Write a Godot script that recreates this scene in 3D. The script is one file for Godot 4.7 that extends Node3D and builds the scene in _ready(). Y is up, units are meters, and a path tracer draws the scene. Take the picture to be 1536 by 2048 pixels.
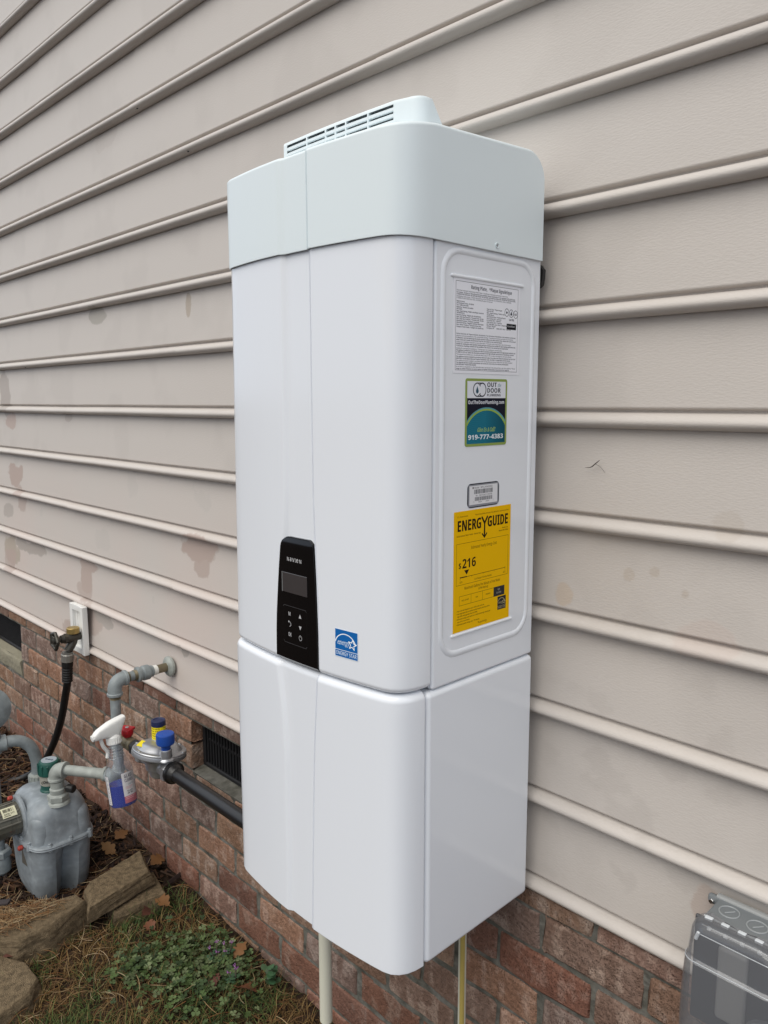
extends Node3D

# ---------------------------------------------------------------- mesh builder
class MB:
	var v := PackedVector3Array()
	var u := PackedVector2Array()
	var u2 := PackedVector2Array()
	var cols := PackedColorArray()

	func tri(a: Vector3, b: Vector3, c: Vector3, ua := Vector2.ZERO, ub := Vector2.ZERO, uc := Vector2.ZERO) -> void:
		v.append(a); v.append(b); v.append(c)
		u.append(ua); u.append(ub); u.append(uc)

	func quad(a: Vector3, b: Vector3, c: Vector3, d: Vector3, ua := Vector2.ZERO, ub := Vector2.ZERO, uc := Vector2.ZERO, ud := Vector2.ZERO) -> void:
		tri(a, b, c, ua, ub, uc)
		tri(a, c, d, ua, uc, ud)

	func loft(rings: Array, cap0 := true, cap1 := true, closed := true) -> void:
		for i in rings.size() - 1:
			var p: PackedVector3Array = rings[i]
			var q: PackedVector3Array = rings[i + 1]
			var n := p.size()
			for j in (n if closed else n - 1):
				var k := (j + 1) % n
				quad(p[j], p[k], q[k], q[j])
		if cap0: fan(rings[0], true)
		if cap1: fan(rings[rings.size() - 1], false)

	func fan(p: PackedVector3Array, flip: bool) -> void:
		var c := Vector3.ZERO
		for a in p: c += a
		c /= p.size()
		for j in p.size():
			var k := (j + 1) % p.size()
			if flip: tri(c, p[k], p[j])
			else: tri(c, p[j], p[k])

	# box with rounded edges: size, radius, corner steps
	func rbox(xf: Transform3D, size: Vector3, r := 0.003, n := 2) -> void:
		r = min(r, 0.49 * min(size.x, min(size.y, size.z)))
		var h := size * 0.5
		var rings := []
		var hs := []
		for i in n + 1: hs.append(-PI / 2 + PI / 2 * i / n)
		for i in n + 1: hs.append(PI / 2 * i / n)
		for m in hs.size():
			var ang: float = hs[m]
			var y: float = (-h.y + r if m <= n else h.y - r) + r * sin(ang)
			var ins: float = r * (1.0 - cos(ang))
			var ring := PackedVector3Array()
			for c in 4:
				var sx: float = [1, -1, -1, 1][c]
				var sz: float = [1, 1, -1, -1][c]
				for j in n + 1:
					var t := PI / 2 * j / n + PI / 2 * c
					ring.append(xf * Vector3(sx * (h.x - r) + (r - ins) * cos(t), y, sz * (h.z - r) + (r - ins) * sin(t)))
			ring.reverse()
			rings.append(ring)
		loft(rings)

	func bx(c: Vector3, size: Vector3, r := 0.002, n := 1) -> void:
		rbox(Transform3D(Basis(), c), size, r, n)

	# lathe: profile of (radius, height) pairs, turned about the y axis of xf
	func lathe(xf: Transform3D, prof: Array, n := 20, caps := true) -> void:
		var rings := []
		for p in prof:
			var ring := PackedVector3Array()
			for j in n:
				var t := -TAU * j / n
				ring.append(xf * Vector3(p[0] * cos(t), p[1], p[0] * sin(t)))
			rings.append(ring)
		loft(rings, caps, caps)

	func tube(path: Array, rad, n := 14, caps := true) -> void:
		var rings := []
		var m := path.size()
		var up := Vector3.UP
		for i in m:
			var d: Vector3 = (path[min(i + 1, m - 1)] - path[max(i - 1, 0)]).normalized()
			if i == 0: up = Vector3.RIGHT if absf(d.y) > 0.9 else Vector3.UP
			var s := d.cross(up).normalized()
			up = s.cross(d).normalized()
			var r: float = rad[i] if rad is Array else rad
			var ring := PackedVector3Array()
			for j in n:
				var t := TAU * j / n
				ring.append(path[i] + (s * cos(t) - up * sin(t)) * r)
			rings.append(ring)
		loft(rings, caps, caps)

	# flat polygon (x, y) pushed out along z of xf
	func prism(xf: Transform3D, poly: PackedVector2Array, depth: float) -> void:
		if Geometry2D.is_polygon_clockwise(poly): poly.reverse()
		var ids := Geometry2D.triangulate_polygon(poly)
		for i in range(0, ids.size(), 3):
			var a := poly[ids[i]]; var b := poly[ids[i + 1]]; var c := poly[ids[i + 2]]
			if (b - a).cross(c - a) < 0:
				var t := b; b = c; c = t
			tri(xf * Vector3(a.x, a.y, depth), xf * Vector3(b.x, b.y, depth), xf * Vector3(c.x, c.y, depth))
			tri(xf * Vector3(a.x, a.y, 0), xf * Vector3(c.x, c.y, 0), xf * Vector3(b.x, b.y, 0))
		for i in poly.size():
			var a := poly[i]; var b := poly[(i + 1) % poly.size()]
			quad(xf * Vector3(a.x, a.y, 0), xf * Vector3(b.x, b.y, 0), xf * Vector3(b.x, b.y, depth), xf * Vector3(a.x, a.y, depth))

	func mesh(crease := 40.0, tangents := false) -> ArrayMesh:
		var nt := v.size() / 3
		var vol := 0.0
		var c0 := Vector3.ZERO
		for a in v: c0 += a
		c0 /= max(1, v.size())
		for i in nt: vol += (v[i * 3] - c0).dot((v[i * 3 + 1] - c0).cross(v[i * 3 + 2] - c0))
		if vol < 0:
			for i in nt:
				var t := v[i * 3 + 1]; v[i * 3 + 1] = v[i * 3 + 2]; v[i * 3 + 2] = t
				var s := u[i * 3 + 1]; u[i * 3 + 1] = u[i * 3 + 2]; u[i * 3 + 2] = s
				if u2.size() > 0:
					var q := u2[i * 3 + 1]; u2[i * 3 + 1] = u2[i * 3 + 2]; u2[i * 3 + 2] = q
		var fn := PackedVector3Array()
		var at := {}
		for i in nt:
			var n := (v[i * 3 + 1] - v[i * 3]).cross(v[i * 3 + 2] - v[i * 3])
			fn.append(n)
			for k in 3:
				var key := Vector3i((v[i * 3 + k] * 50000.0).round())
				if not at.has(key): at[key] = PackedInt32Array()
				at[key].append(i)
		var cc := cos(deg_to_rad(crease))
		var nn := PackedVector3Array(); nn.resize(v.size())
		for i in nt:
			var me := fn[i].normalized()
			for k in 3:
				var key := Vector3i((v[i * 3 + k] * 50000.0).round())
				var s := Vector3.ZERO
				for o in at[key]:
					if fn[o].normalized().dot(me) >= cc: s += fn[o]
				nn[i * 3 + k] = s.normalized() if s.length() > 1e-14 else (me if me.length() > 0.5 else Vector3.UP)
		var idx := PackedInt32Array()
		for i in nt:
			idx.append(i * 3); idx.append(i * 3 + 2); idx.append(i * 3 + 1)
		var arr := []
		arr.resize(Mesh.ARRAY_MAX)
		arr[Mesh.ARRAY_VERTEX] = v
		arr[Mesh.ARRAY_NORMAL] = nn
		arr[Mesh.ARRAY_TEX_UV] = u
		if u2.size() == v.size(): arr[Mesh.ARRAY_TEX_UV2] = u2
		if cols.size() == v.size(): arr[Mesh.ARRAY_COLOR] = cols
		arr[Mesh.ARRAY_INDEX] = idx
		var am := ArrayMesh.new()
		am.add_surface_from_arrays(Mesh.PRIMITIVE_TRIANGLES, arr)
		if tangents:
			var st := SurfaceTool.new()
			st.create_from(am, 0)
			st.generate_tangents()
			return st.commit()
		return am

# ---------------------------------------------------------------- print on labels
class Ink:
	var im: Image
	var fonts := {}

	func _init(w: int, h: int, c: Color) -> void:
		im = Image.create(w, h, false, Image.FORMAT_RGBA8)
		im.fill(c)

	func rect(x: float, y: float, w: float, h: float, c: Color) -> void:
		im.fill_rect(Rect2i(int(x), int(y), max(1, int(round(w))), max(1, int(round(h)))), c)

	func frame(x: float, y: float, w: float, h: float, t: float, c: Color) -> void:
		rect(x, y, w, t, c); rect(x, y + h - t, w, t, c); rect(x, y, t, h, c); rect(x + w - t, y, t, h, c)

	func dab(x: int, y: int, c: Color, a: float) -> void:
		if a <= 0.0 or x < 0 or y < 0 or x >= im.get_width() or y >= im.get_height(): return
		im.set_pixel(x, y, im.get_pixel(x, y).lerp(Color(c.r, c.g, c.b, 1.0), min(1.0, a)))

	func poly(p: PackedVector2Array, c: Color) -> void:
		var lo := p[0]; var hi := p[0]
		for q in p:
			lo = lo.min(q); hi = hi.max(q)
		for y in range(int(lo.y), int(hi.y) + 2):
			for x in range(int(lo.x), int(hi.x) + 2):
				if Geometry2D.is_point_in_polygon(Vector2(x + 0.5, y + 0.5), p): dab(x, y, c, 1.0)

	func line(a: Vector2, b: Vector2, t: float, c: Color) -> void:
		var lo := a.min(b) - Vector2(t, t); var hi := a.max(b) + Vector2(t, t)
		for y in range(int(lo.y), int(hi.y) + 1):
			for x in range(int(lo.x), int(hi.x) + 1):
				var p := Vector2(x + 0.5, y + 0.5)
				var d := p.distance_to(Geometry2D.get_closest_point_to_segment(p, a, b))
				dab(x, y, c, clampf(t * 0.5 - d + 0.5, 0, 1))

	func path(p: Array, t: float, c: Color) -> void:
		for i in p.size() - 1: line(p[i], p[i + 1], t, c)

	func ring(c0: Vector2, rx: float, ry: float, t: float, c: Color, clip := Rect2(-1e5, -1e5, 2e5, 2e5)) -> void:
		for y in range(max(0, int(c0.y - ry - t)), min(im.get_height(), int(c0.y + ry + t) + 1)):
			for x in range(max(0, int(c0.x - rx - t)), min(im.get_width(), int(c0.x + rx + t) + 1)):
				if not clip.has_point(Vector2(x, y)): continue
				var q := Vector2((x + 0.5 - c0.x) / rx, (y + 0.5 - c0.y) / ry)
				var d: float = (q.length() - 1.0) * minf(rx, ry)
				if t <= 0: dab(x, y, c, clampf(0.5 - d, 0, 1))
				else: dab(x, y, c, clampf(t * 0.5 - absf(d) + 0.5, 0, 1))

	func font(bold: bool, face: String) -> SystemFont:
		var key := face + str(bold)
		if not fonts.has(key):
			var f := SystemFont.new()
			f.font_names = PackedStringArray([face])
			f.font_weight = 700 if bold else 400
			fonts[key] = f
		return fonts[key]

	# writes s so that it fills the box x, y, w, h (h: from the top of capitals to the baseline)
	func text(s: String, x: float, y: float, w: float, h: float, c: Color, bold := false, face := "Droid Sans", shear := 0.0, a0 := 1.0) -> void:
		var f := font(bold, face)
		var ts := TextServerManager.get_primary_interface()
		var st := ts.create_shaped_text()
		var px := 64
		ts.shaped_text_add_string(st, s, f.get_rids(), px)
		var gl: Array = ts.shaped_text_get_glyphs(st)
		var size := Vector2i(px, 0)
		var wide := 0.0
		for g in gl:
			ts.font_render_glyph(g.font_rid, size, g.index)
			wide += g.advance
		var tmp := Image.create(int(wide) + 8, 96, false, Image.FORMAT_LA8)
		var pages := {}
		var pen := 2.0
		for g in gl:
			var page: int = ts.font_get_glyph_texture_idx(g.font_rid, size, g.index)
			if page >= 0:
				var key := str(g.font_rid) + "/" + str(page)
				if not pages.has(key):
					pages[key] = ts.font_get_texture_image(g.font_rid, size, page)
				var uv: Rect2 = ts.font_get_glyph_uv_rect(g.font_rid, size, g.index)
				var off: Vector2 = ts.font_get_glyph_offset(g.font_rid, size, g.index)
				tmp.blit_rect(pages[key], Rect2i(uv), Vector2i(int(pen + off.x), int(66 + off.y)))
			pen += g.advance
		ts.free_rid(st)
		# capitals reach from row 20 to row 66 of the strip
		var k := h / 46.0
		var tw: int = max(1, int(round(w))); var th: int = max(1, int(round(96 * k)))
		tmp.resize(tw, th, Image.INTERPOLATE_LANCZOS if tw < tmp.get_width() else Image.INTERPOLATE_CUBIC)
		for j in th:
			for i in tw:
				var a := tmp.get_pixel(i, j).a
				if a > 0.02:
					var yy: float = y - 20 * k + j
					dab(int(x + i + shear * (y + h - yy)), int(yy), c, a * a0)

	func tex() -> ImageTexture:
		im.generate_mipmaps()
		return ImageTexture.create_from_image(im)

# ---------------------------------------------------------------- scene helpers
var names := {}
var rng := RandomNumberGenerator.new()

func numbered(called: String) -> String:
	var n: int = names.get(called, 0)
	names[called] = n + 1
	return called if n == 0 else "%s_%03d" % [called, n]

func part(called: String, m, mat: Material, parent: Node, crease := 40.0, tangents := false) -> MeshInstance3D:
	var o := MeshInstance3D.new()
	o.name = called
	o.mesh = m.mesh(crease, tangents) if m is MB else m
	o.material_override = mat
	parent.add_child(o, true)
	return o

func thing(called: String, label: String, category: String, at := Vector3.ZERO, group := "") -> Node3D:
	var o := Node3D.new()
	o.name = numbered(called)
	add_child(o)
	o.position = at
	tag(o, label, category, group)
	return o

func tag(o: Node, label: String, category: String, group := "") -> void:
	o.set_meta("label", label)
	o.set_meta("category", category)
	if group: o.set_meta("group", group)

func lone(called: String, m, mat: Material, label: String, category: String, group := "", crease := 40.0) -> MeshInstance3D:
	var o := part(numbered(called), m, mat, self, crease)
	tag(o, label, category, group)
	return o

func stuff(called: String, o: Node3D, label: String, category: String) -> void:
	o.name = numbered(called)
	add_child(o)
	tag(o, label, category)
	o.set_meta("kind", "stuff")

func lin(r: float, g: float, b: float) -> Color:
	return Color(r, g, b).linear_to_srgb()

func rgb(r: float, g: float, b: float) -> Color:
	return Color(r / 255.0, g / 255.0, b / 255.0)

func paint(c: Color, rough := 0.5, metal := 0.0, spec := 0.5) -> StandardMaterial3D:
	var m := StandardMaterial3D.new()
	m.albedo_color = c
	m.roughness = rough
	m.metallic = metal
	m.metallic_specular = spec
	return m

func noise_image(w: int, h: int, freq: float, sd: int, oct := 4, kind := FastNoiseLite.TYPE_SIMPLEX_SMOOTH) -> Image:
	var n := FastNoiseLite.new()
	n.seed = sd
	n.noise_type = kind
	n.frequency = freq
	n.fractal_octaves = oct
	return n.get_seamless_image(w, h)

func tri_tex(m: StandardMaterial3D, scale: float, world := true) -> void:
	m.uv1_triplanar = true
	m.uv1_world_triplanar = world
	m.uv1_scale = Vector3.ONE * scale

func normal_of(im: Image, strength: float) -> ImageTexture:
	var n := im.duplicate() as Image
	n.convert(Image.FORMAT_RGBA8)
	n.bump_map_to_normal_map(strength)
	return ImageTexture.create_from_image(n)

func curve(pts: Array, n := 6) -> Array:
	var out := []
	for i in pts.size() - 1:
		var a: Vector3 = pts[max(i - 1, 0)]; var b: Vector3 = pts[i]; var c: Vector3 = pts[i + 1]; var d: Vector3 = pts[min(i + 2, pts.size() - 1)]
		for k in n: out.append(b.cubic_interpolate(c, a, d, float(k) / n))
	out.append(pts[pts.size() - 1])
	return out

func along(dir: Vector3, at: Vector3) -> Transform3D:   # y axis of the result runs along dir
	var y := dir.normalized()
	var x := y.cross(Vector3.FORWARD if absf(y.z) < 0.9 else Vector3.RIGHT).normalized()
	return Transform3D(Basis(x, y, x.cross(y)), at)

func bend(a: Vector3, corner: Vector3, b: Vector3, r: float, n := 8) -> Array:
	var d1 := (a - corner).normalized(); var d2 := (b - corner).normalized()
	var out := [a]
	for i in n + 1:
		var t := float(i) / n
		var p := corner + d1 * r; var q := corner + d2 * r
		out.append(p.lerp(corner, t).lerp(corner.lerp(q, t), t))
	out.append(b)
	return out

func bolt(parent: Node, at: Vector3, dir: Vector3, r: float, mat: Material, called := "bolt") -> void:
	var m := MB.new()
	m.lathe(along(dir, at), [[r, 0], [r, r * 0.6], [r * 0.8, r * 0.85]], 6)
	part(called, m, mat, parent, 20)


func _ready() -> void:
	rng.seed = 4711
	# camera, sky, light, exposure
	var cam := Camera3D.new()
	cam.position = Vector3(0, 1.47211, 1.08150)
	cam.rotation = Vector3(-0.1417, 0.8016, -0.0022)
	cam.fov = 66.39
	cam.near = 0.02
	cam.far = 200.0
	add_child(cam)
	cam.current = true
	var env := Environment.new()
	env.background_mode = Environment.BG_SKY
	var sm := ProceduralSkyMaterial.new()
	sm.sky_top_color = Color(0.86, 0.90, 0.95)
	sm.sky_horizon_color = Color(0.54, 0.58, 0.64)
	sm.sky_curve = 0.35
	sm.ground_bottom_color = Color(0.26, 0.24, 0.21)
	sm.ground_horizon_color = Color(0.40, 0.40, 0.38)
	sm.energy_multiplier = 1.25
	# an even cloud deck with soft lighter and darker banks
	var banks := noise_image(512, 256, 0.012, 61, 4)
	var deck := Image.create(512, 256, false, Image.FORMAT_RGBA8)
	for y in 256:
		for x in 512:
			var b := clampf((banks.get_pixel(x, y).r - 0.3) * 1.6, 0, 1)
			deck.set_pixel(x, y, Color(1, 1, 1, b * 0.5))
	sm.sky_cover = ImageTexture.create_from_image(deck)
	sm.sky_cover_modulate = Color(0.62, 0.63, 0.65)
	var sky := Sky.new()
	sky.sky_material = sm
	env.sky = sky
	env.tonemap_mode = Environment.TONE_MAPPER_LINEAR
	env.tonemap_exposure = 1.53
	env.sdfgi_enabled = true
	env.ssao_enabled = true
	env.ssil_enabled = true
	var we := WorldEnvironment.new()
	we.environment = env
	add_child(we)
	var sun := DirectionalLight3D.new()
	sun.light_energy = 0.42
	sun.light_color = Color(1.0, 0.985, 0.96)
	sun.light_angular_distance = 50.0
	sun.shadow_enabled = true
	add_child(sun)
	sun.look_at_from_position(Vector3(0.2, 2.4, 1.8), Vector3.ZERO)
	make_materials()
	build_ground()
	build_brick_wall()
	build_siding()
	build_vents()
	build_heater()
	build_gas_train()
	build_meter()
	build_bottle()
	build_hose()
	build_outlet()
	build_drains()
	build_stones()
	build_litter()

var M := {}
var brick_mats := []

func make_materials() -> void:
	# vinyl siding: fine wood grain relief; stains come from a second layer laid over the whole wall
	var grain := noise_image(160, 512, 0.09, 3, 3)
	grain.resize(512, 512, Image.INTERPOLATE_CUBIC)
	var sid := paint(lin(0.55, 0.51, 0.475), 0.5, 0.0, 0.4)
	sid.normal_enabled = true
	sid.normal_texture = normal_of(grain, 1.6)
	sid.normal_scale = 0.36
	sid.detail_enabled = true
	sid.detail_uv_layer = BaseMaterial3D.DETAIL_UV_2
	sid.detail_blend_mode = BaseMaterial3D.BLEND_MODE_MIX
	sid.detail_albedo = siding_stains()
	M.siding = sid
	# bricks: three fired textures, several tints of each
	for k in 3:
		var tx := brick_texture(k)
		var tints := [[1.0, 1.0, 1.0], [0.86, 0.84, 0.84], [1.1, 0.98, 0.93], [0.98, 0.92, 0.86]]
		for t in tints.size():
			var b := paint(lin(tints[t][0], tints[t][1], tints[t][2]), 0.9, 0.0, 0.3)
			b.albedo_texture = tx[0]
			b.normal_enabled = true
			b.normal_texture = tx[1]
			b.normal_scale = 1.3
			tri_tex(b, 2.2)
			b.uv1_offset = Vector3(0.37 * t, 0.21 * t + 0.13 * k, 0.5 * t)
			brick_mats.append(b)
	var mo := noise_image(512, 512, 0.02, 17, 5)
	var mimg := Image.create(512, 512, false, Image.FORMAT_RGBA8)
	var mo2 := noise_image(512, 512, 0.008, 18, 3)
	for y in 512:
		for x in 512:
			var a := mo.get_pixel(x, y).r; var b := mo2.get_pixel(x, y).r
			var g := 0.085 + 0.10 * a + 0.10 * (b - 0.5)
			mimg.set_pixel(x, y, lin(g * 1.0, g * 0.97, g * (0.80 + 0.08 * b)))
	var mor := paint(Color.WHITE, 0.95, 0.0, 0.3)
	mor.albedo_texture = ImageTexture.create_from_image(mimg)
	mor.normal_enabled = true
	mor.normal_texture = normal_of(mo, 5.0)
	mor.normal_scale = 1.2
	tri_tex(mor, 3.0)
	M.mortar = mor
	# painted steel and plastics of the heater
	M.steel = paint(lin(0.79, 0.82, 0.87), 0.5, 0.0, 0.5)
	# faint dust and wiped streaks change how sharply the paint shines
	var du := noise_image(256, 256, 0.02, 71, 4)
	var wipe := noise_image(256, 48, 0.03, 72, 3)
	wipe.resize(256, 256, Image.INTERPOLATE_CUBIC)
	var dimg := Image.create(256, 256, false, Image.FORMAT_RGBA8)
	for y in 256:
		for x in 256:
			var r := 0.155 + 0.035 * (du.get_pixel(x, y).r - 0.5) + 0.06 * (wipe.get_pixel(x, y).r - 0.5)
			dimg.set_pixel(x, y, Color(r, r, r))
	M.steel.roughness_texture = ImageTexture.create_from_image(dimg)
	M.steel.roughness_texture_channel = BaseMaterial3D.TEXTURE_CHANNEL_RED
	M.steel.roughness = 1.0
	tri_tex(M.steel, 1.7)
	M.cover = paint(lin(0.755, 0.832, 0.862), 0.38, 0.0, 0.4)
	M.gap = paint(lin(0.02, 0.02, 0.022), 0.8)
	M.black = paint(lin(0.012, 0.012, 0.013), 0.25, 0.0, 0.5)
	M.black_matt = paint(lin(0.014, 0.014, 0.015), 0.6)
	# grey gas pipe paint with blotches
	var gp := noise_image(256, 256, 0.02, 31, 4)
	var gimg := Image.create(256, 256, false, Image.FORMAT_RGBA8)
	for y in 256:
		for x in 256:
			var a := gp.get_pixel(x, y).r
			var g := 0.86 + 0.2 * (a - 0.5) + 0.2 * maxf(0.0, a - 0.68)
			gimg.set_pixel(x, y, Color(g, g, g))
	var gtex := ImageTexture.create_from_image(gimg)
	M.pipe = paint(lin(0.32, 0.36, 0.37), 0.5)
	M.meter = paint(lin(0.33, 0.37, 0.40), 0.40)
	M.old = paint(lin(0.42, 0.45, 0.42), 0.6)
	for k in ["pipe", "meter", "old"]:
		M[k].albedo_texture = gtex
		M[k].normal_enabled = true
		M[k].normal_texture = normal_of(gp, 2.0)
		M[k].normal_scale = 0.4
		tri_tex(M[k], 5.0, false)
	M.blackpipe = paint(lin(0.010, 0.0095, 0.010), 0.36, 0.0, 0.5)
	M.alu = paint(lin(0.40, 0.41, 0.43), 0.36, 0.75)
	M.chrome = paint(lin(0.6, 0.6, 0.6), 0.25, 1.0)
	M.brass = paint(lin(0.42, 0.30, 0.11), 0.38, 0.7)
	M.dull_brass = paint(lin(0.20, 0.17, 0.11), 0.5, 0.5)
	M.bronze = paint(lin(0.075, 0.07, 0.06), 0.42, 0.6)
	M.red = paint(lin(0.42, 0.012, 0.02), 0.4)
	M.blue = paint(lin(0.012, 0.065, 0.33), 0.42)
	M.navy = paint(lin(0.012, 0.018, 0.07), 0.45)
	M.yellow = paint(lin(0.78, 0.64, 0.015), 0.5)
	M.white = paint(lin(0.78, 0.78, 0.76), 0.4)
	M.tape = paint(lin(0.72, 0.72, 0.68), 0.8)
	M.rubber = paint(lin(0.008, 0.008, 0.008), 0.5)
	M.green = paint(lin(0.012, 0.075, 0.06), 0.4)
	M.grey_body = paint(lin(0.30, 0.29, 0.25), 0.5)
	M.vent = paint(lin(0.010, 0.010, 0.012), 0.6)
	M.pvc = paint(lin(0.66, 0.65, 0.54), 0.4)
	M.cpvc = paint(lin(0.55, 0.50, 0.30), 0.4)
	M.box_grey = paint(lin(0.17, 0.185, 0.195), 0.5)
	# soil and concrete block
	var soil := noise_image(512, 512, 0.012, 41, 5)
	var soil2 := noise_image(512, 512, 0.05, 42, 3)
	var simg := Image.create(512, 512, false, Image.FORMAT_RGBA8)
	for y in 512:
		for x in 512:
			var a := soil.get_pixel(x, y).r; var b := soil2.get_pixel(x, y).r
			var g := 0.012 + 0.045 * a * a + 0.03 * maxf(0, b - 0.55)
			simg.set_pixel(x, y, lin(g * 1.5, g * 1.0, g * 0.7))
	M.soil = paint(Color.WHITE, 0.95, 0.0, 0.2)
	M.soil.albedo_texture = ImageTexture.create_from_image(simg)
	M.soil.normal_enabled = true
	M.soil.normal_texture = normal_of(soil2, 6.0)
	tri_tex(M.soil, 3.0)
	var st := noise_image(512, 512, 0.03, 51, 5)
	var st2 := noise_image(512, 512, 0.18, 52, 2)
	var cimg := Image.create(512, 512, false, Image.FORMAT_RGBA8)
	for y in 512:
		for x in 512:
			var a := st.get_pixel(x, y).r; var b := st2.get_pixel(x, y).r
			var g := 0.045 + 0.11 * a
			if b > 0.72: g += 0.30 * (b - 0.72) / 0.28
			if b < 0.2: g *= 0.55
			cimg.set_pixel(x, y, lin(g * 1.45, g * 1.08, g * 0.66))
	M.stone = paint(Color.WHITE, 0.92, 0.0, 0.3)
	M.stone.albedo_texture = ImageTexture.create_from_image(cimg)
	M.stone.normal_enabled = true
	M.stone.normal_texture = normal_of(st2, 5.0)
	M.stone.normal_scale = 0.9
	tri_tex(M.stone, 3.2)
	M.sill = paint(lin(0.24, 0.22, 0.16), 0.95)
	M.sill.normal_enabled = true
	M.sill.normal_texture = M.mortar.normal_texture
	tri_tex(M.sill, 3.0)

func brick_texture(k: int) -> Array:
	var n := 512
	var big := noise_image(n, n, 0.007, 100 + k, 3)
	var fine := noise_image(n, n, 0.06, 110 + k, 4)
	var streak := noise_image(n, 128, 0.02, 120 + k, 4)     # streaks that run up and down
	streak.resize(n, n, Image.INTERPOLATE_CUBIC)
	var speck := noise_image(n, n, 0.23, 130 + k, 3)
	var blot := noise_image(n, n, 0.013, 140 + k, 4)
	var base: Array = [[0.245, 0.152, 0.106], [0.200, 0.106, 0.078], [0.190, 0.128, 0.104]][k]
	var alt: Array = [[0.31, 0.212, 0.155], [0.150, 0.078, 0.058], [0.265, 0.192, 0.162]][k]
	var im := Image.create(n, n, false, Image.FORMAT_RGBA8)
	var hi := Image.create(n, n, false, Image.FORMAT_RGBA8)
	for y in n:
		for x in n:
			var a := big.get_pixel(x, y).r; var f := fine.get_pixel(x, y).r
			var s := streak.get_pixel(x, y).r; var p := speck.get_pixel(x, y).r; var b := blot.get_pixel(x, y).r
			var t := clampf((a - 0.35) * 1.6 + (s - 0.5) * 0.9, 0, 1)
			var c := Vector3(lerpf(base[0], alt[0], t), lerpf(base[1], alt[1], t), lerpf(base[2], alt[2], t))
			c *= 0.78 + 0.46 * f
			var w := smoothstep(0.52, 0.70, b * 0.50 + s * 0.38 + p * 0.17) * (0.8 if k != 1 else 0.5)
			c = c.lerp(Vector3(0.50, 0.41, 0.355), w * (0.25 + 0.55 * f))
			var d := smoothstep(0.34, 0.20, p) * 0.55
			c *= 1.0 - d
			im.set_pixel(x, y, lin(c.x, c.y, c.z))
			var h := clampf(0.5 * f + 0.35 * s - 0.35 * d + 0.15 * p, 0, 1)
			hi.set_pixel(x, y, Color(h, h, h))
	hi.bump_map_to_normal_map(5.0)
	return [ImageTexture.create_from_image(im), ImageTexture.create_from_image(hi)]

# ---------------------------------------------------------------- siding
const SX0 := -4.4
const SX1 := 1.0
const SY0 := 0.55
const SY1 := 4.15
const STEP := 0.1651

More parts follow.
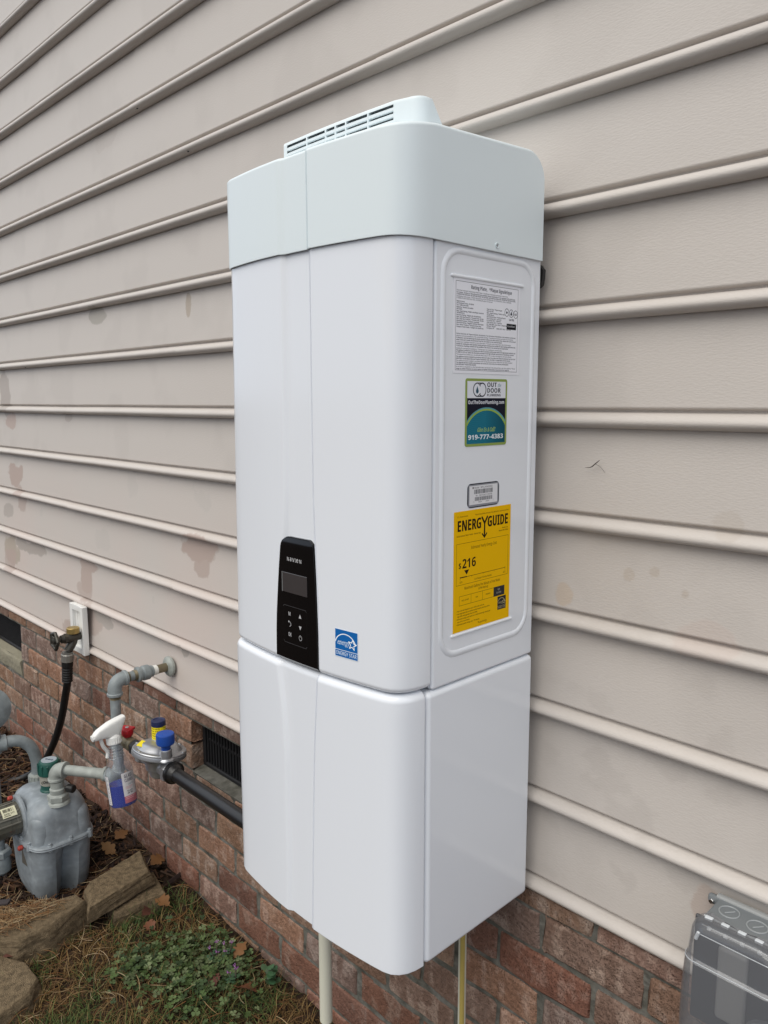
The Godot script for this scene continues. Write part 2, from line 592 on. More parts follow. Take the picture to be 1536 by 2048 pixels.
func siding_stains() -> ImageTexture:
	var w := 2048; var h := 1365
	var im := Image.create(w, h, false, Image.FORMAT_RGBA8)
	var mott := noise_image(512, 512, 0.012, 7, 4)
	var smudge := noise_image(512, 512, 0.02, 8, 4)
	var streaks := noise_image(512, 64, 0.035, 10, 4)
	var kx := (SX1 - SX0) / w; var ky := (SY1 - SY0) / h
	for y in h:
		var wy := SY1 - (y + 0.5) * ky
		var low := clampf((1.35 - wy) / 0.5, 0, 1)
		for x in w:
			var wx := SX0 + (x + 0.5) * kx
			var a := mott.get_pixel((x * 2 / 3) % 512, (y * 2 / 3) % 512).r
			var s := smudge.get_pixel(x % 512, (y * 5 / 4) % 512).r
			var al := clampf((a - 0.54) * 0.35, 0, 0.06)
			# smudges where hands and ladders touched, low on the wall to the right of the heater
			var near := clampf((wx + 0.85) / 0.2, 0, 1)
			al += smoothstep(0.60, 0.76, s) * 0.10 * low * near
			# faint runs of dirt below each lap
			var run := streaks.get_pixel(x % 512, 0).r
			var below := fposmod(2.748915 - wy, STEP) / STEP
			al += clampf(run - 0.52, 0, 1) * 0.14 * (1.0 - below) * (1.0 - below)
			im.set_pixel(x, y, Color(0.46, 0.43, 0.41, al))
	# pinkish chalking low on the far wall and dark damp patches with hard edges
	var warm := noise_image(512, 512, 0.006, 9, 3)
	for y in h:
		var wy := SY1 - (y + 0.5) * ky
		if wy > 1.5: continue
		for x in range(0, w):
			var wx := SX0 + (x + 0.5) * kx
			var t := clampf((1.35 - wy) / 0.5, 0, 1) * clampf((-1.0 - wx) / 0.8, 0, 1)
			var q := warm.get_pixel(x % 512, y % 512).r * t * 0.5
			if q > 0.01:
				var c := im.get_pixel(x, y)
				im.set_pixel(x, y, Color(0.80, 0.73, 0.70, max(c.a, q)) if q > c.a else c)
	var damp := Color(0.50, 0.44, 0.40)
	var tan := Color(0.60, 0.53, 0.44)
	var pink := Color(0.62, 0.50, 0.45)
	# x, y, half width, half height, colour, strength
	var spots := [
		[-2.31, 2.235, 0.085, 0.035, damp, 0.22], [-2.42, 1.735, 0.065, 0.024, Color(0.47, 0.45, 0.38), 0.6], [-1.875, 1.725, 0.012, 0.028, tan, 0.8],
		[-3.28, 1.50, 0.055, 0.10, damp, 0.6], [-3.24, 1.395, 0.075, 0.03, pink, 0.7], [-2.69, 1.417, 0.03, 0.013, damp, 0.45],
		[-3.24, 1.19, 0.075, 0.055, pink, 0.75], [-3.19, 1.10, 0.05, 0.05, pink, 0.6], [-3.34, 1.03, 0.05, 0.03, damp, 0.5],
		[-3.33, 0.87, 0.09, 0.05, tan, 0.75], [-3.13, 0.905, 0.15, 0.025, damp, 0.6], [-3.35, 0.82, 0.07, 0.05, pink, 0.5],
		[-2.60, 0.92, 0.07, 0.022, pink, 0.7], [-2.61, 0.87, 0.05, 0.05, pink, 0.7], [-2.63, 0.82, 0.065, 0.035, pink, 0.55],
		[-1.86, 1.07, 0.085, 0.045, pink, 0.75], [-1.85, 1.02, 0.035, 0.03, pink, 0.65], [-1.965, 0.757, 0.02, 0.02, damp, 0.6],
		[-2.74, 0.655, 0.085, 0.04, pink, 0.65], [-2.57, 0.715, 0.05, 0.06, pink, 0.55], [-2.50, 0.745, 0.06, 0.03, damp, 0.35],
		[-0.44, 0.715, 0.022, 0.042, Color(0.60, 0.46, 0.38), 0.4], [-0.47, 1.125, 0.05, 0.03, Color(0.70, 0.58, 0.53), 0.25], [-0.50, 1.19, 0.008, 0.008, tan, 0.4],
		[-0.55, 1.215, 0.01, 0.01, tan, 0.4], [-0.59, 1.205, 0.01, 0.011, tan, 0.4], [-0.44, 1.30, 0.02, 0.02, tan, 0.2],
		[-0.70, 1.155, 0.02, 0.022, Color(0.75, 0.62, 0.45), 0.4],
		]
	for p in spots:
		var cx: float = p[0]; var cy: float = p[1]
		for y in range(int((SY1 - cy - p[3] * 1.7) / ky), int((SY1 - cy + p[3] * 1.7) / ky) + 1):
			for x in range(int((cx - p[2] * 1.7 - SX0) / kx), int((cx + p[2] * 1.7 - SX0) / kx) + 1):
				if x < 0 or y < 0 or x >= w or y >= h: continue
				var dx: float = (SX0 + x * kx - cx) / p[2]; var dy: float = (SY1 - y * ky - cy) / p[3]
				var r := sqrt(dx * dx + dy * dy) + (smudge.get_pixel((x + int(cx * 311.0) + 4096) % 512, (y + int(cy * 517.0)) % 512).r - 0.5) * 1.1
				var al: float = smoothstep(1.06, 0.90, r) * p[5] * 0.68
				if al > 0.01:
					var c := im.get_pixel(x, y)
					var col: Color = p[4]
					im.set_pixel(x, y, Color(col.r, col.g, col.b, max(al, c.a)))
	return ImageTexture.create_from_image(im)

const WEEPS := [[-2.0787, 3], [-1.8246, 4], [-3.0163, 7]]

func build_siding() -> void:
	var wall := thing("siding_wall", "beige vinyl beaded siding of the house wall above the brick base", "wall")
	var back := MB.new()
	back.bx(Vector3((SX0 + SX1) / 2, (0.60 + SY1) / 2, -0.125), Vector3(SX1 - SX0, SY1 - 0.60, 0.19), 0.002)
	part("sheathing", back, paint(lin(0.3, 0.28, 0.25), 0.9), wall)
	# dark weep slots in the hems: x, course
	var slot := MB.new()
	slot.bx(Vector3.ZERO, Vector3(0.0055, 0.0018, 0.004), 0.0006)
	var sms := slot.mesh()
	for q in WEEPS:
		part("weep_slot", sms, M.gap, wall).position = Vector3(q[0], 2.748915 - STEP * q[1] + 0.0012, -0.0055)
	# outline of one course, from its top edge (under the bead above) down to its hem: height above the hem, depth
	var prof := [[0.170, -0.0232], [0.164, -0.0228], [0.12, -0.0196], [0.08, -0.0166], [0.0345, -0.0134], [0.0320, -0.0138], [0.0306, -0.0152], [0.0294, -0.0190], [0.0280, -0.0222], [0.0262, -0.0226], [0.0248, -0.0205],
		[0.0230, -0.0140], [0.0210, -0.0086], [0.0182, -0.0044], [0.0148, -0.0014], [0.0112, -0.0001], [0.0078, -0.0006], [0.0046, -0.0030], [0.0022, -0.0070], [0.0006, -0.0120], [0.0, -0.0180], [0.0012, -0.0245]]
	var joints := {-8: -2.9, -7: -1.2, -6: -3.3, -5: -0.9, -4: -2.2, -3: -3.1, -2: -1.6, -1: -0.4, 0: -3.2, 1: -0.25, 2: -2.737, 3: -2.085, 4: -1.1117, 5: -3.05, 6: -2.488, 7: -1.886, 8: 0.35, 9: -1.35, 10: -2.667, 11: -1.955, 12: -3.45, 13: -2.02}
	var nz := FastNoiseLite.new()
	nz.seed = 5
	nz.frequency = 0.9
	for k in range(-8, 14):
		var y0 := 2.748915 - STEP * k
		var j: float = joints[k]
		for side in 2:
			var xa := SX0 if side == 0 else j - 0.028
			var xb := j if side == 0 else SX1
			var lift := 0.0 if side == 0 else 0.0014      # the right-hand panel laps over the left-hand one
			var m := MB.new()
			var cuts := int(max(2, (xb - xa) / 0.16))
			var prev := []
			for i in cuts + 1:
				var x := lerpf(xa, xb, float(i) / cuts)
				var row := []
				for p in prof:
					var wob: float = 0.0011 * nz.get_noise_3d(x * 1.0, y0 * 3.0, p[0] * 6.0) * (1.0 if p[0] > 0.04 else 0.5)
					var wy: float = 0.0009 * nz.get_noise_2d(x * 1.3 + 40.0, y0 * 7.0) * (1.0 if p[0] < 0.16 else 0.0)
					row.append(Vector3(x, y0 + p[0] + wy, p[1] + wob + lift))
				if i > 0:
					for q in prof.size() - 1:
						siding_quad(m, row[q], prev[q], prev[q + 1], row[q + 1])
				elif side == 1:
					for q in prof.size() - 1:
						var b := Vector3(0, 0, -0.0016)
						siding_quad(m, row[q], row[q] + b, row[q + 1] + b, row[q + 1])
				prev = row
			part("siding_panel", m, M.siding, wall, 50, true)

func siding_quad(m: MB, a: Vector3, b: Vector3, c: Vector3, d: Vector3) -> void:
	m.quad(a, b, c, d, Vector2(a.x, -a.y) / 0.16, Vector2(b.x, -b.y) / 0.16, Vector2(c.x, -c.y) / 0.16, Vector2(d.x, -d.y) / 0.16)
	var w := Vector2(SX1 - SX0, SY1 - SY0)
	var f := func(p: Vector3) -> Vector2: return Vector2((p.x - SX0) / w.x, (SY1 - p.y) / w.y)
	for p in [a, b, c, a, c, d]: m.u2.append(f.call(p))

# ---------------------------------------------------------------- brick base
const COURSE := 0.0785
const BED := 0.0115

func brick_mesh(len: float, sd: int) -> ArrayMesh:
	var r := RandomNumberGenerator.new()
	r.seed = sd
	var h := 0.0702; var d := 0.085
	var m := MB.new()
	var nx := 5; var ny := 3
	var g := []
	for j in ny + 1:
		var row := []
		for i in nx + 1:
			var edge := i == 0 or j == 0 or i == nx or j == ny
			var corner := (i == 0 or i == nx) and (j == 0 or j == ny)
			var x := -len / 2 + len * i / nx; var y := -h / 2 + h * j / ny
			if i == 1: x = -len / 2 + 0.008
			if i == nx - 1: x = len / 2 - 0.008
			if j == 1: y = -h / 2 + 0.007
			if j == ny - 1: y = h / 2 - 0.007
			var z := r.randf_range(-0.0012, 0.0008)
			if edge: z -= r.randf_range(0.002, 0.0075)
			if corner: z -= r.randf_range(0.001, 0.004)
			row.append(Vector3(x + r.randf_range(-0.0026, 0.0026), y + r.randf_range(-0.0020, 0.0020), z))
		g.append(row)
	for j in ny:
		for i in nx: m.quad(g[j][i], g[j][i + 1], g[j + 1][i + 1], g[j + 1][i])
	var rim := []
	for i in nx: rim.append(g[0][i])
	for j in ny: rim.append(g[j][nx])
	for i in range(nx, 0, -1): rim.append(g[ny][i])
	for j in range(ny, 0, -1): rim.append(g[j][0])
	for i in rim.size():
		var a: Vector3 = rim[i]; var b: Vector3 = rim[(i + 1) % rim.size()]
		m.tri(a, Vector3(a.x, a.y, -d), b)
		m.tri(b, Vector3(a.x, a.y, -d), Vector3(b.x, b.y, -d))
	return m.mesh(55)

func build_brick_wall() -> void:
	var wall := thing("brick_foundation_wall", "weathered red brown brick foundation wall under the beige siding", "wall")
	# mortar: an uneven sheet set back behind the brick faces, open at the two vents
	var nz := FastNoiseLite.new()
	nz.seed = 12
	nz.frequency = 14.0
	var m := MB.new()
	var xs := 240; var ys := 34
	var holes := [Rect2(-1.941, 0.405, 0.41, 0.158), Rect2(-3.70, 0.405, 0.405, 0.158)]
	for j in ys:
		for i in xs:
			var q := []
			for c in [[0, 0], [1, 0], [1, 1], [0, 1]]:
				var x: float = -4.4 + 5.4 * (i + c[0]) / xs
				var y: float = -0.06 + 0.656 * (j + c[1]) / ys
				q.append(Vector3(x, y, -0.0195 + 0.0022 * nz.get_noise_2d(x, y) + 0.0012 * nz.get_noise_2d(x * 4.0, y * 4.0)))
			var mid: Vector3 = (q[0] + q[2]) / 2
			var open := false
			for hole in holes:
				if hole.has_point(Vector2(mid.x, mid.y)): open = true
			if not open: m.quad(q[0], q[1], q[2], q[3])
	part("mortar", m, M.mortar, wall, 60)
	var core := MB.new()
	core.bx(Vector3(-1.7, 0.26, -0.19), Vector3(5.4, 0.64, 0.18), 0.002)
	part("wall_core", core, M.mortar, wall)
	var full := []
	for s in 9: full.append(brick_mesh(0.189, 900 + s))
	for c in 8:
		var y := BED + COURSE * (c - 0.5)
		var off := -1.729 if (c % 2) == 1 else -1.624
		for i in range(-14, 13):
			var xa := off + 0.2 * i; var xb := xa + 0.2
			var mat: Material = pick_brick(c, i)
			if c == 6 or c == 7:
				var cut := false
				for hole in holes:
					var ha: float = hole.position.x; var hb: float = hole.end.x
					if xb > ha + 0.004 and xa < hb - 0.004:
						cut = true
						if xa < ha - 0.03: put_brick(wall, full, xa, min(xb, ha + 0.005), y, mat)
						if xb > hb + 0.03: put_brick(wall, full, max(xa, hb - 0.005), xb, y, mat)
				if cut: continue
			if c == 5 and xb > -3.72 and xa < -3.30:
				if xa < -3.72: put_brick(wall, full, xa, -3.725, y, mat)
				if xb > -3.30: put_brick(wall, full, -3.295, xb, y, mat)
				continue
			put_brick(wall, full, xa, xb, y, mat)
	# short course tucked under the siding
	for i in range(-14, 13):
		put_brick(wall, full, -1.624 + 0.2 * i, -1.424 + 0.2 * i, 0.5795, pick_brick(8, i), 0.46)
	# cast sill under the far vent, sloping mortar ledge under the near one
	var sill := MB.new()
	var rg := []
	for i in 13:
		var x := -3.715 + 0.41 * i / 12.0
		var w := rng.randf_range(-0.003, 0.003)
		var ring := PackedVector3Array()
		for p in [[0.336, -0.06], [0.337, -0.016], [0.35, -0.013], [0.372, -0.012], [0.392, -0.009], [0.401, -0.014], [0.409, -0.06]]:
			ring.append(Vector3(x, p[0] + rng.randf_range(-0.0015, 0.0015) + w * 0.4, p[1] + (w if p[0] < 0.38 else 0.0)))
		rg.append(ring)
	sill.loft(rg)
	part("sill", sill, M.sill, wall, 50)
	var ledge := MB.new()
	ledge.prism(Transform3D(Basis(Vector3(0, 0, 1), Vector3(0, 1, 0), Vector3(-1, 0, 0)), Vector3(-1.53, 0, 0)), PackedVector2Array([Vector2(-0.09, 0.39), Vector2(-0.018, 0.39), Vector2(-0.0155, 0.4015), Vector2(-0.06, 0.412), Vector2(-0.09, 0.412)]), 0.41)
	part("sill", ledge, M.mortar, wall)

func pick_brick(c: int, i: int) -> Material:
	var h := absi(hash(Vector2i(c * 31 + 7, i * 17 + 3)))
	var red: int = [60, 52, 34, 20, 14, 10, 12, 8, 30][clampi(c, 0, 8)]     # more plain red bricks near the ground
	var k := 1 if (h % 100) < red else (0 if (h / 100) % 5 < 3 else 2)
	return brick_mats[k * 4 + (h / 1000) % 4]

func put_brick(wall: Node3D, full: Array, xa: float, xb: float, y: float, mat: Material, tall := 1.0) -> void:
	if xa < -4.35 or xb > 0.95: return
	var o := MeshInstance3D.new()
	o.name = "brick"
	o.mesh = full[rng.randi() % full.size()]
	var l := xb - xa - 0.0088
	o.transform = Transform3D(Basis(Vector3(0, 0, 1), rng.randf_range(-0.008, 0.008)).scaled(Vector3(l / 0.189, tall * rng.randf_range(0.985, 1.02), 1)), Vector3((xa + xb) / 2, y + rng.randf_range(-0.0012, 0.0012), -0.0145 + rng.randf_range(-0.002, 0.0018)))
	o.material_override = mat
	wall.add_child(o, true)

func build_vents() -> void:
	for k in 2:
		var at := Vector3(-1.736, 0.487, -0.062) if k == 0 else Vector3(-3.497, 0.487, -0.062)
		var t := thing("foundation_vent", ["black plastic foundation vent beside the water heater, behind the black gas pipe", "black plastic foundation vent at the left edge, above a pale cast sill"][k], "vent", at, "foundation vents in the brick base")
		var f := MB.new()
		for s in [-1, 1]:
			f.bx(Vector3(s * 0.197, 0, 0), Vector3(0.014, 0.156, 0.02), 0.002)
			f.bx(Vector3(0, s * 0.072, 0), Vector3(0.38, 0.013, 0.02), 0.002)
		f.bx(Vector3(0, 0.006, -0.003), Vector3(0.38, 0.009, 0.012), 0.002)
		var fr := part("frame", f, M.vent, t)
		var b := MB.new()
		b.bx(Vector3(0, 0, -0.022), Vector3(0.40, 0.156, 0.006), 0.001)
		part("screen", b, M.gap, t)
		var sl := MB.new()
		sl.bx(Vector3.ZERO, Vector3(0.0058, 0.134, 0.016), 0.0015)
		var sm := sl.mesh()
		for i in 26:
			part("slat", sm, M.vent, fr).position = Vector3(-0.183 + 0.01464 * i, 0, -0.002)

# ---------------------------------------------------------------- water heater
const HX := -0.958      # middle of the unit
const HALF := [[0.217, 0.270], [0.2169, 0.283], [0.2155, 0.297], [0.2115, 0.311], [0.2045, 0.3225], [0.195, 0.3305], [0.182, 0.3352], [0.163, 0.3382], [0.14, 0.3412], [0.115, 0.3440], [0.09, 0.3464], [0.07, 0.3479]]

func bow(x: float) -> float:      # depth of the bowed front at x
	var a := absf(x - HX)
	if a < 0.07: return 0.3500 - 0.0021 * (a / 0.07) * (a / 0.07)
	for i in HALF.size() - 1:
		if a <= HALF[i][0] and a >= HALF[i + 1][0]:
			return lerpf(HALF[i + 1][1], HALF[i][1], (a - HALF[i + 1][0]) / (HALF[i][0] - HALF[i + 1][0]))
	return 0.270

# plan outline from the right seam round the front to the left seam; grow moves it outwards, xl and xr bound the sunk strip
func plan(grow: float, xl: float, xr: float, deep: float, seam: float, left := 0.217) -> Array:
	var p := []
	p.append(Vector2(HX + 0.217, seam))
	for q in HALF: if q[1] > seam + 0.002: p.append(Vector2(HX + q[0], q[1]))
	for f in [0.0, 0.5, 0.9]:
		var x := lerpf(HX + 0.058, xr + 0.007, f)
		p.append(Vector2(x, bow(x)))
	# a narrow groove runs beside the edge of the sunk strip
	for q in [[0.0058, 0.0], [0.0048, 0.0005], [0.0040, 0.0028], [0.0022, 0.0028], [0.0014, 0.0008]]: p.append(Vector2(xr + q[0], bow(xr) - q[1]))
	p.append(Vector2(xr, bow(xr) - deep * 0.3))
	p.append(Vector2(xr - 0.0010, bow(xr) - deep))
	for f in [0.22, 0.5, 0.85]:
		var x := lerpf(xr - 0.0010, xl + 0.012, f)
		p.append(Vector2(x, bow(x) - deep))
	p.append(Vector2(xl + 0.009, bow(xl) - deep * 0.97))
	p.append(Vector2(xl + 0.005, bow(xl) - deep * 0.6))
	p.append(Vector2(xl + 0.001, bow(xl) - deep * 0.12))
	p.append(Vector2(xl - 0.003, bow(xl - 0.003)))
	for f in [0.3, 0.75]:
		var x := lerpf(xl - 0.003, HX - 0.064, f)
		p.append(Vector2(x, bow(x)))
	for i in range(HALF.size() - 1, -1, -1):
		var q: Array = HALF[i]
		if q[1] > seam + 0.002: p.append(Vector2(HX - q[0], q[1]))
	p.append(Vector2(HX - 0.217, seam))
	var pull := func(q: Vector2) -> Vector2:      # the left edge leans in a little towards the top
		return q if q.x > HX - 0.07 else Vector2(HX - 0.07 + (q.x - HX + 0.07) * (left - 0.07) / 0.147, q.y)
	if absf(grow) > 1e-6:
		var o := []
		for i in p.size():
			var x: float = p[i].x
			var e := 0.004
			var n := Vector2.ZERO
			if absf(x - HX) > 0.2167: n = Vector2(signf(x - HX), 0)
			else:
				var d: float = (bow(min(x + e, HX + 0.2168)) - bow(max(x - e, HX - 0.2168))) / (min(x + e, HX + 0.2168) - max(x - e, HX - 0.2168))
				n = Vector2(-d, 1).normalized()
			o.append(pull.call(p[i] + n * grow))
		return o
	return p.map(pull)

func shell(rows: Array, cap_top: bool, cap_bottom: bool) -> MB:     # rows of Vector3 arrays from below upwards, closed at the back by a straight line
	var m := MB.new()
	for j in rows.size() - 1:
		for i in rows[j].size() - 1:
			m.quad(rows[j][i + 1], rows[j][i], rows[j + 1][i], rows[j + 1][i + 1])
	for c in 2:
		if (c == 0 and cap_bottom) or (c == 1 and cap_top):
			var r: Array = rows[0] if c == 0 else rows[rows.size() - 1]
			var poly := PackedVector2Array()
			for q in r: poly.append(Vector2(q.x, q.z))
			var ids := Geometry2D.triangulate_polygon(poly)
			for i in range(0, ids.size(), 3):
				var a: Vector3 = r[ids[i]]; var b: Vector3 = r[ids[i + 1]]; var d: Vector3 = r[ids[i + 2]]
				var up := (b - a).cross(d - a).y > 0
				if up == (c == 1): m.tri(a, b, d)
				else: m.tri(a, d, b)
	return m

func front_cover(y0: float, y1: float, r0: float, r1: float, seam: float, xl: Callable, xr: Callable, steps: int, left: Callable) -> MB:
	var rows := []
	var ys := []
	for k in 7: ys.append([y0 + r0 * (1 - cos(PI / 2 * k / 6.0)), r0 * (1 - sin(PI / 2 * k / 6.0))])
	for k in range(1, steps): ys.append([lerpf(y0 + r0, y1 - r1, float(k) / steps), 0.0])
	for k in range(6, -1, -1): ys.append([y1 - r1 * (1 - cos(PI / 2 * k / 6.0)), r1 * (1 - sin(PI / 2 * k / 6.0))])
	for y in ys:
		var row := []
		var p := plan(-y[1], xl.call(y[0]), xr.call(y[0]), 0.0058, seam, left.call(y[0]))
		var e := 0.0022     # the edge at the seam is turned in
		row.append(Vector3(p[0].x - 0.012, y[0], seam))
		row.append(Vector3(p[0].x - e, y[0], seam))
		row.append(Vector3(p[0].x - e * 0.3, y[0], seam + e * 0.3))
		row.append(Vector3(p[0].x, y[0], seam + e))
		for i in range(1, p.size() - 1): row.append(Vector3(p[i].x, y[0], p[i].y))
		var z := p.size() - 1
		row.append(Vector3(p[z].x, y[0], seam + e))
		row.append(Vector3(p[z].x + e * 0.3, y[0], seam + e * 0.3))
		row.append(Vector3(p[z].x + e, y[0], seam))
		row.append(Vector3(p[z].x + 0.012, y[0], seam))
		rows.append(row)
	return shell(rows, true, true)

func table(t: Array) -> Callable:      # piecewise line through (y, x) pairs sorted by y
	return func(y: float) -> float:
		if y <= t[0][0]: return t[0][1]
		for i in t.size() - 1:
			if y <= t[i + 1][0]:
				var f: float = (y - t[i][0]) / (t[i + 1][0] - t[i][0])
				return lerpf(t[i][1], t[i + 1][1], f)
		return t[t.size() - 1][1]

func side_label(called: String, z0: float, z1: float, y0: float, y1: float, tex: Texture2D, parent: Node3D, rough := 0.5, radius := 0.0) -> void:
	# a sticker on the right-hand side: z0 is its left edge as one reads it
	var m := MB.new()
	var x := HX + 0.217 + 0.0006
	var w := z0 - z1; var h := y1 - y0
	var pts := PackedVector2Array()
	if radius > 0:
		for c in 4:
			var cx: float = (w / 2 - radius) * [1, -1, -1, 1][c]; var cy: float = (h / 2 - radius) * [1, 1, -1, -1][c]
			for k in 5: pts.append(Vector2(cx + radius * cos(PI / 2 * (c + k / 4.0)), cy + radius * sin(PI / 2 * (c + k / 4.0))))
	else: pts = PackedVector2Array([Vector2(w / 2, h / 2), Vector2(-w / 2, h / 2), Vector2(-w / 2, -h / 2), Vector2(w / 2, -h / 2)])
	var c := Vector3(x, (y0 + y1) / 2, (z0 + z1) / 2)
	var n := pts.size()
	var p3 := []; var uv := []
	for p in pts:
		p3.append(c + Vector3(0, p.y, -p.x)); uv.append(Vector2(p.x / w + 0.5, 0.5 - p.y / h))
	for i in range(1, n - 1): m.tri(p3[0], p3[i], p3[i + 1], uv[0], uv[i], uv[i + 1])
	var b := Vector3(-0.0005, 0, 0)
	for i in n:
		var k := (i + 1) % n
		m.quad(p3[i], p3[i] + b, p3[k] + b, p3[k], uv[i], uv[i], uv[k], uv[k])
	var mat := paint(Color.WHITE, rough, 0.0, 0.18)
	mat.albedo_texture = tex
	part(called, m, mat, parent, 20)

func build_heater() -> void:
	var t := thing("water_heater", "tall white tankless water heater with black control panel mounted on beige siding", "water heater")
	var xr_t := table([[1.0585, -0.9035], [1.12, -0.9040], [1.20, -0.9065], [1.255, -0.9095], [1.33, -0.9125], [1.9, -0.9125]])
	var xl_t := table([[1.0585, -1.0095], [1.12, -1.0085], [1.20, -0.9995], [1.26, -0.9850], [1.33, -0.9790], [1.9, -0.9755]])
	# body: sheet-metal casing behind, bowed front cover before it
	var cas := MB.new()
	cas.rbox(Transform3D(Basis(), Vector3(HX + 0.0115, (1.0500 + 1.80) / 2, 0.1425)), Vector3(0.411, 1.80 - 1.0500, 0.249), 0.005, 3)
	var cz0 := part("casing", cas, M.steel, t, 50)
	part("front_cover", front_cover(1.0550, 1.80, 0.010, 0.002, 0.2695, xl_t, xr_t, 26, table([[1.06, 0.2105], [1.70, 0.199]])), M.steel, t, 42)
	# pressed border and label ribs on the side
	var x := HX + 0.217
	var rib := MB.new()
	var loop := []
	for c in 4:
		var cz: float = [0.215, 0.073, 0.073, 0.215][c]; var cy: float = [1.645, 1.645, 1.130, 1.130][c]
		for k in 6:
			var a: float = [0.0, PI / 2, PI, PI * 1.5][c] + PI / 2 * k / 5.0
			loop.append(Vector2(cz + 0.034 * cos(a) * 1.0, cy + 0.034 * sin(a)))
	var hump := [[-0.0066, 0.0002], [-0.0050, 0.0011], [-0.0025, 0.0023], [0.0, 0.0026], [0.0025, 0.0021], [0.0045, 0.0006], [0.0058, -0.0006]]
	var rows := []
	for i in loop.size() + 1:
		var p: Vector2 = loop[i % loop.size()]
		var d: Vector2 = (loop[(i + 1) % loop.size()] - loop[(i - 1 + loop.size()) % loop.size()]).normalized()
		var n := Vector2(d.y, -d.x)
		var row := []
		for h in hump:
			var q: Vector2 = p - n * h[0]
			row.append(Vector3(x - 0.0005 + h[1], q.y, q.x))
		rows.append(row)
	for i in rows.size() - 1:
		for k in hump.size() - 1: rib.quad(rows[i][k], rows[i + 1][k], rows[i + 1][k + 1], rows[i][k + 1])
	part("pressed_border", rib, M.steel, cz0, 60)
	for q in [[1.6445, 0.2345, 0.066], [1.1232, 0.2275, 0.078]]:
		var m := MB.new()
		m.rbox(Transform3D(Basis(), Vector3(x + 0.0004, q[0], (q[1] + q[2]) / 2)), Vector3(0.0042, 0.0048, q[1] - q[2]), 0.0019, 3)
		part("label_rib", m, M.steel, cz0, 60)
	# lower pipe cover
	var low := MB.new()
	low.rbox(Transform3D(Basis(), Vector3(HX, (0.6125 + 1.0485) / 2, 0.1475)), Vector3(0.438, 1.0485 - 0.6125, 0.262), 0.009, 4)
	part("lower_casing", low, M.steel, t, 50)
	var xr_b := table([[0.6, -0.9305], [0.753, -0.9255], [0.926, -0.9185], [1.03, -0.9105], [1.06, -0.909]])
	var xl_b := table([[0.6, -0.994], [0.724, -0.9915], [0.90, -0.9915], [0.98, -0.998], [1.045, -1.0095], [1.06, -1.010]])
	part("lower_front_cover", front_cover(0.6125, 1.0525, 0.0025, 0.012, 0.2805, xl_b, xr_b, 18, table([[0.61, 0.2165], [1.05, 0.2175]])), M.steel, t, 42)
	var gap := MB.new()
	gap.bx(Vector3(HX, 1.051, 0.160), Vector3(0.39, 0.02, 0.22), 0.004)
	part("gap_filler", gap, M.gap, t)
	var under := MB.new()
	under.bx(Vector3(-1.03, 0.607, 0.19), Vector3(0.16, 0.016, 0.11), 0.003)
	part("pipe_outlet", under, M.gap, t)
	# control panel
	build_panel(t)
	# stickers
	side_label("rating_plate", 0.2285, 0.0735, 1.5105, 1.6425, ink_rating(), t, 0.45)
	side_label("company_sticker", 0.2000, 0.1015, 1.4043, 1.5035, ink_company(), t, 0.4, 0.004)
	side_label("serial_label", 0.1925, 0.1170, 1.3127, 1.3490, ink_serial(), t, 0.45, 0.007)
	side_label("energy_guide_label", 0.2222, 0.0858, 1.1268, 1.3098, ink_guide(), t, 0.5)
	var es := MB.new()
	for i in 6:
		for j in 2:
			var q := []; var uv := []
			for c in [[0, 0], [1, 0], [1, 1], [0, 1]]:
				var fx: float = (i + c[0]) / 6.0; var fy: float = (j + c[1]) / 2.0
				var px := lerpf(-0.8650, -0.8196, fx)
				q.append(Vector3(px, lerpf(1.0935, 1.1362, fy), bow(px) + 0.0006)); uv.append(Vector2(fx, 1 - fy))
			es.quad(q[0], q[1], q[2], q[3], uv[0], uv[1], uv[2], uv[3])
	var esm := paint(Color.WHITE, 0.4)
	esm.albedo_texture = ink_star(256, 240, rgb(8, 98, 172), Color.WHITE, true)
	part("energy_star_sticker", es, esm, t)
	build_top_cover(t)
	# mounting bracket seen behind the right-hand edge
	var br := MB.new()
	br.prism(Transform3D(Basis(Vector3(1, 0, 0), Vector3(0, 1, 0), Vector3(0, 0, 1)), Vector3(0, 0, 0.003)), PackedVector2Array([Vector2(-0.77, 1.684), Vector2(-0.7500, 1.684), Vector2(-0.7435, 1.676), Vector2(-0.7440, 1.664), Vector2(-0.7460, 1.653), Vector2(-0.751, 1.649), Vector2(-0.77, 1.649)]), 0.008)
	part("mounting_bracket", br, M.black_matt, t, 20)

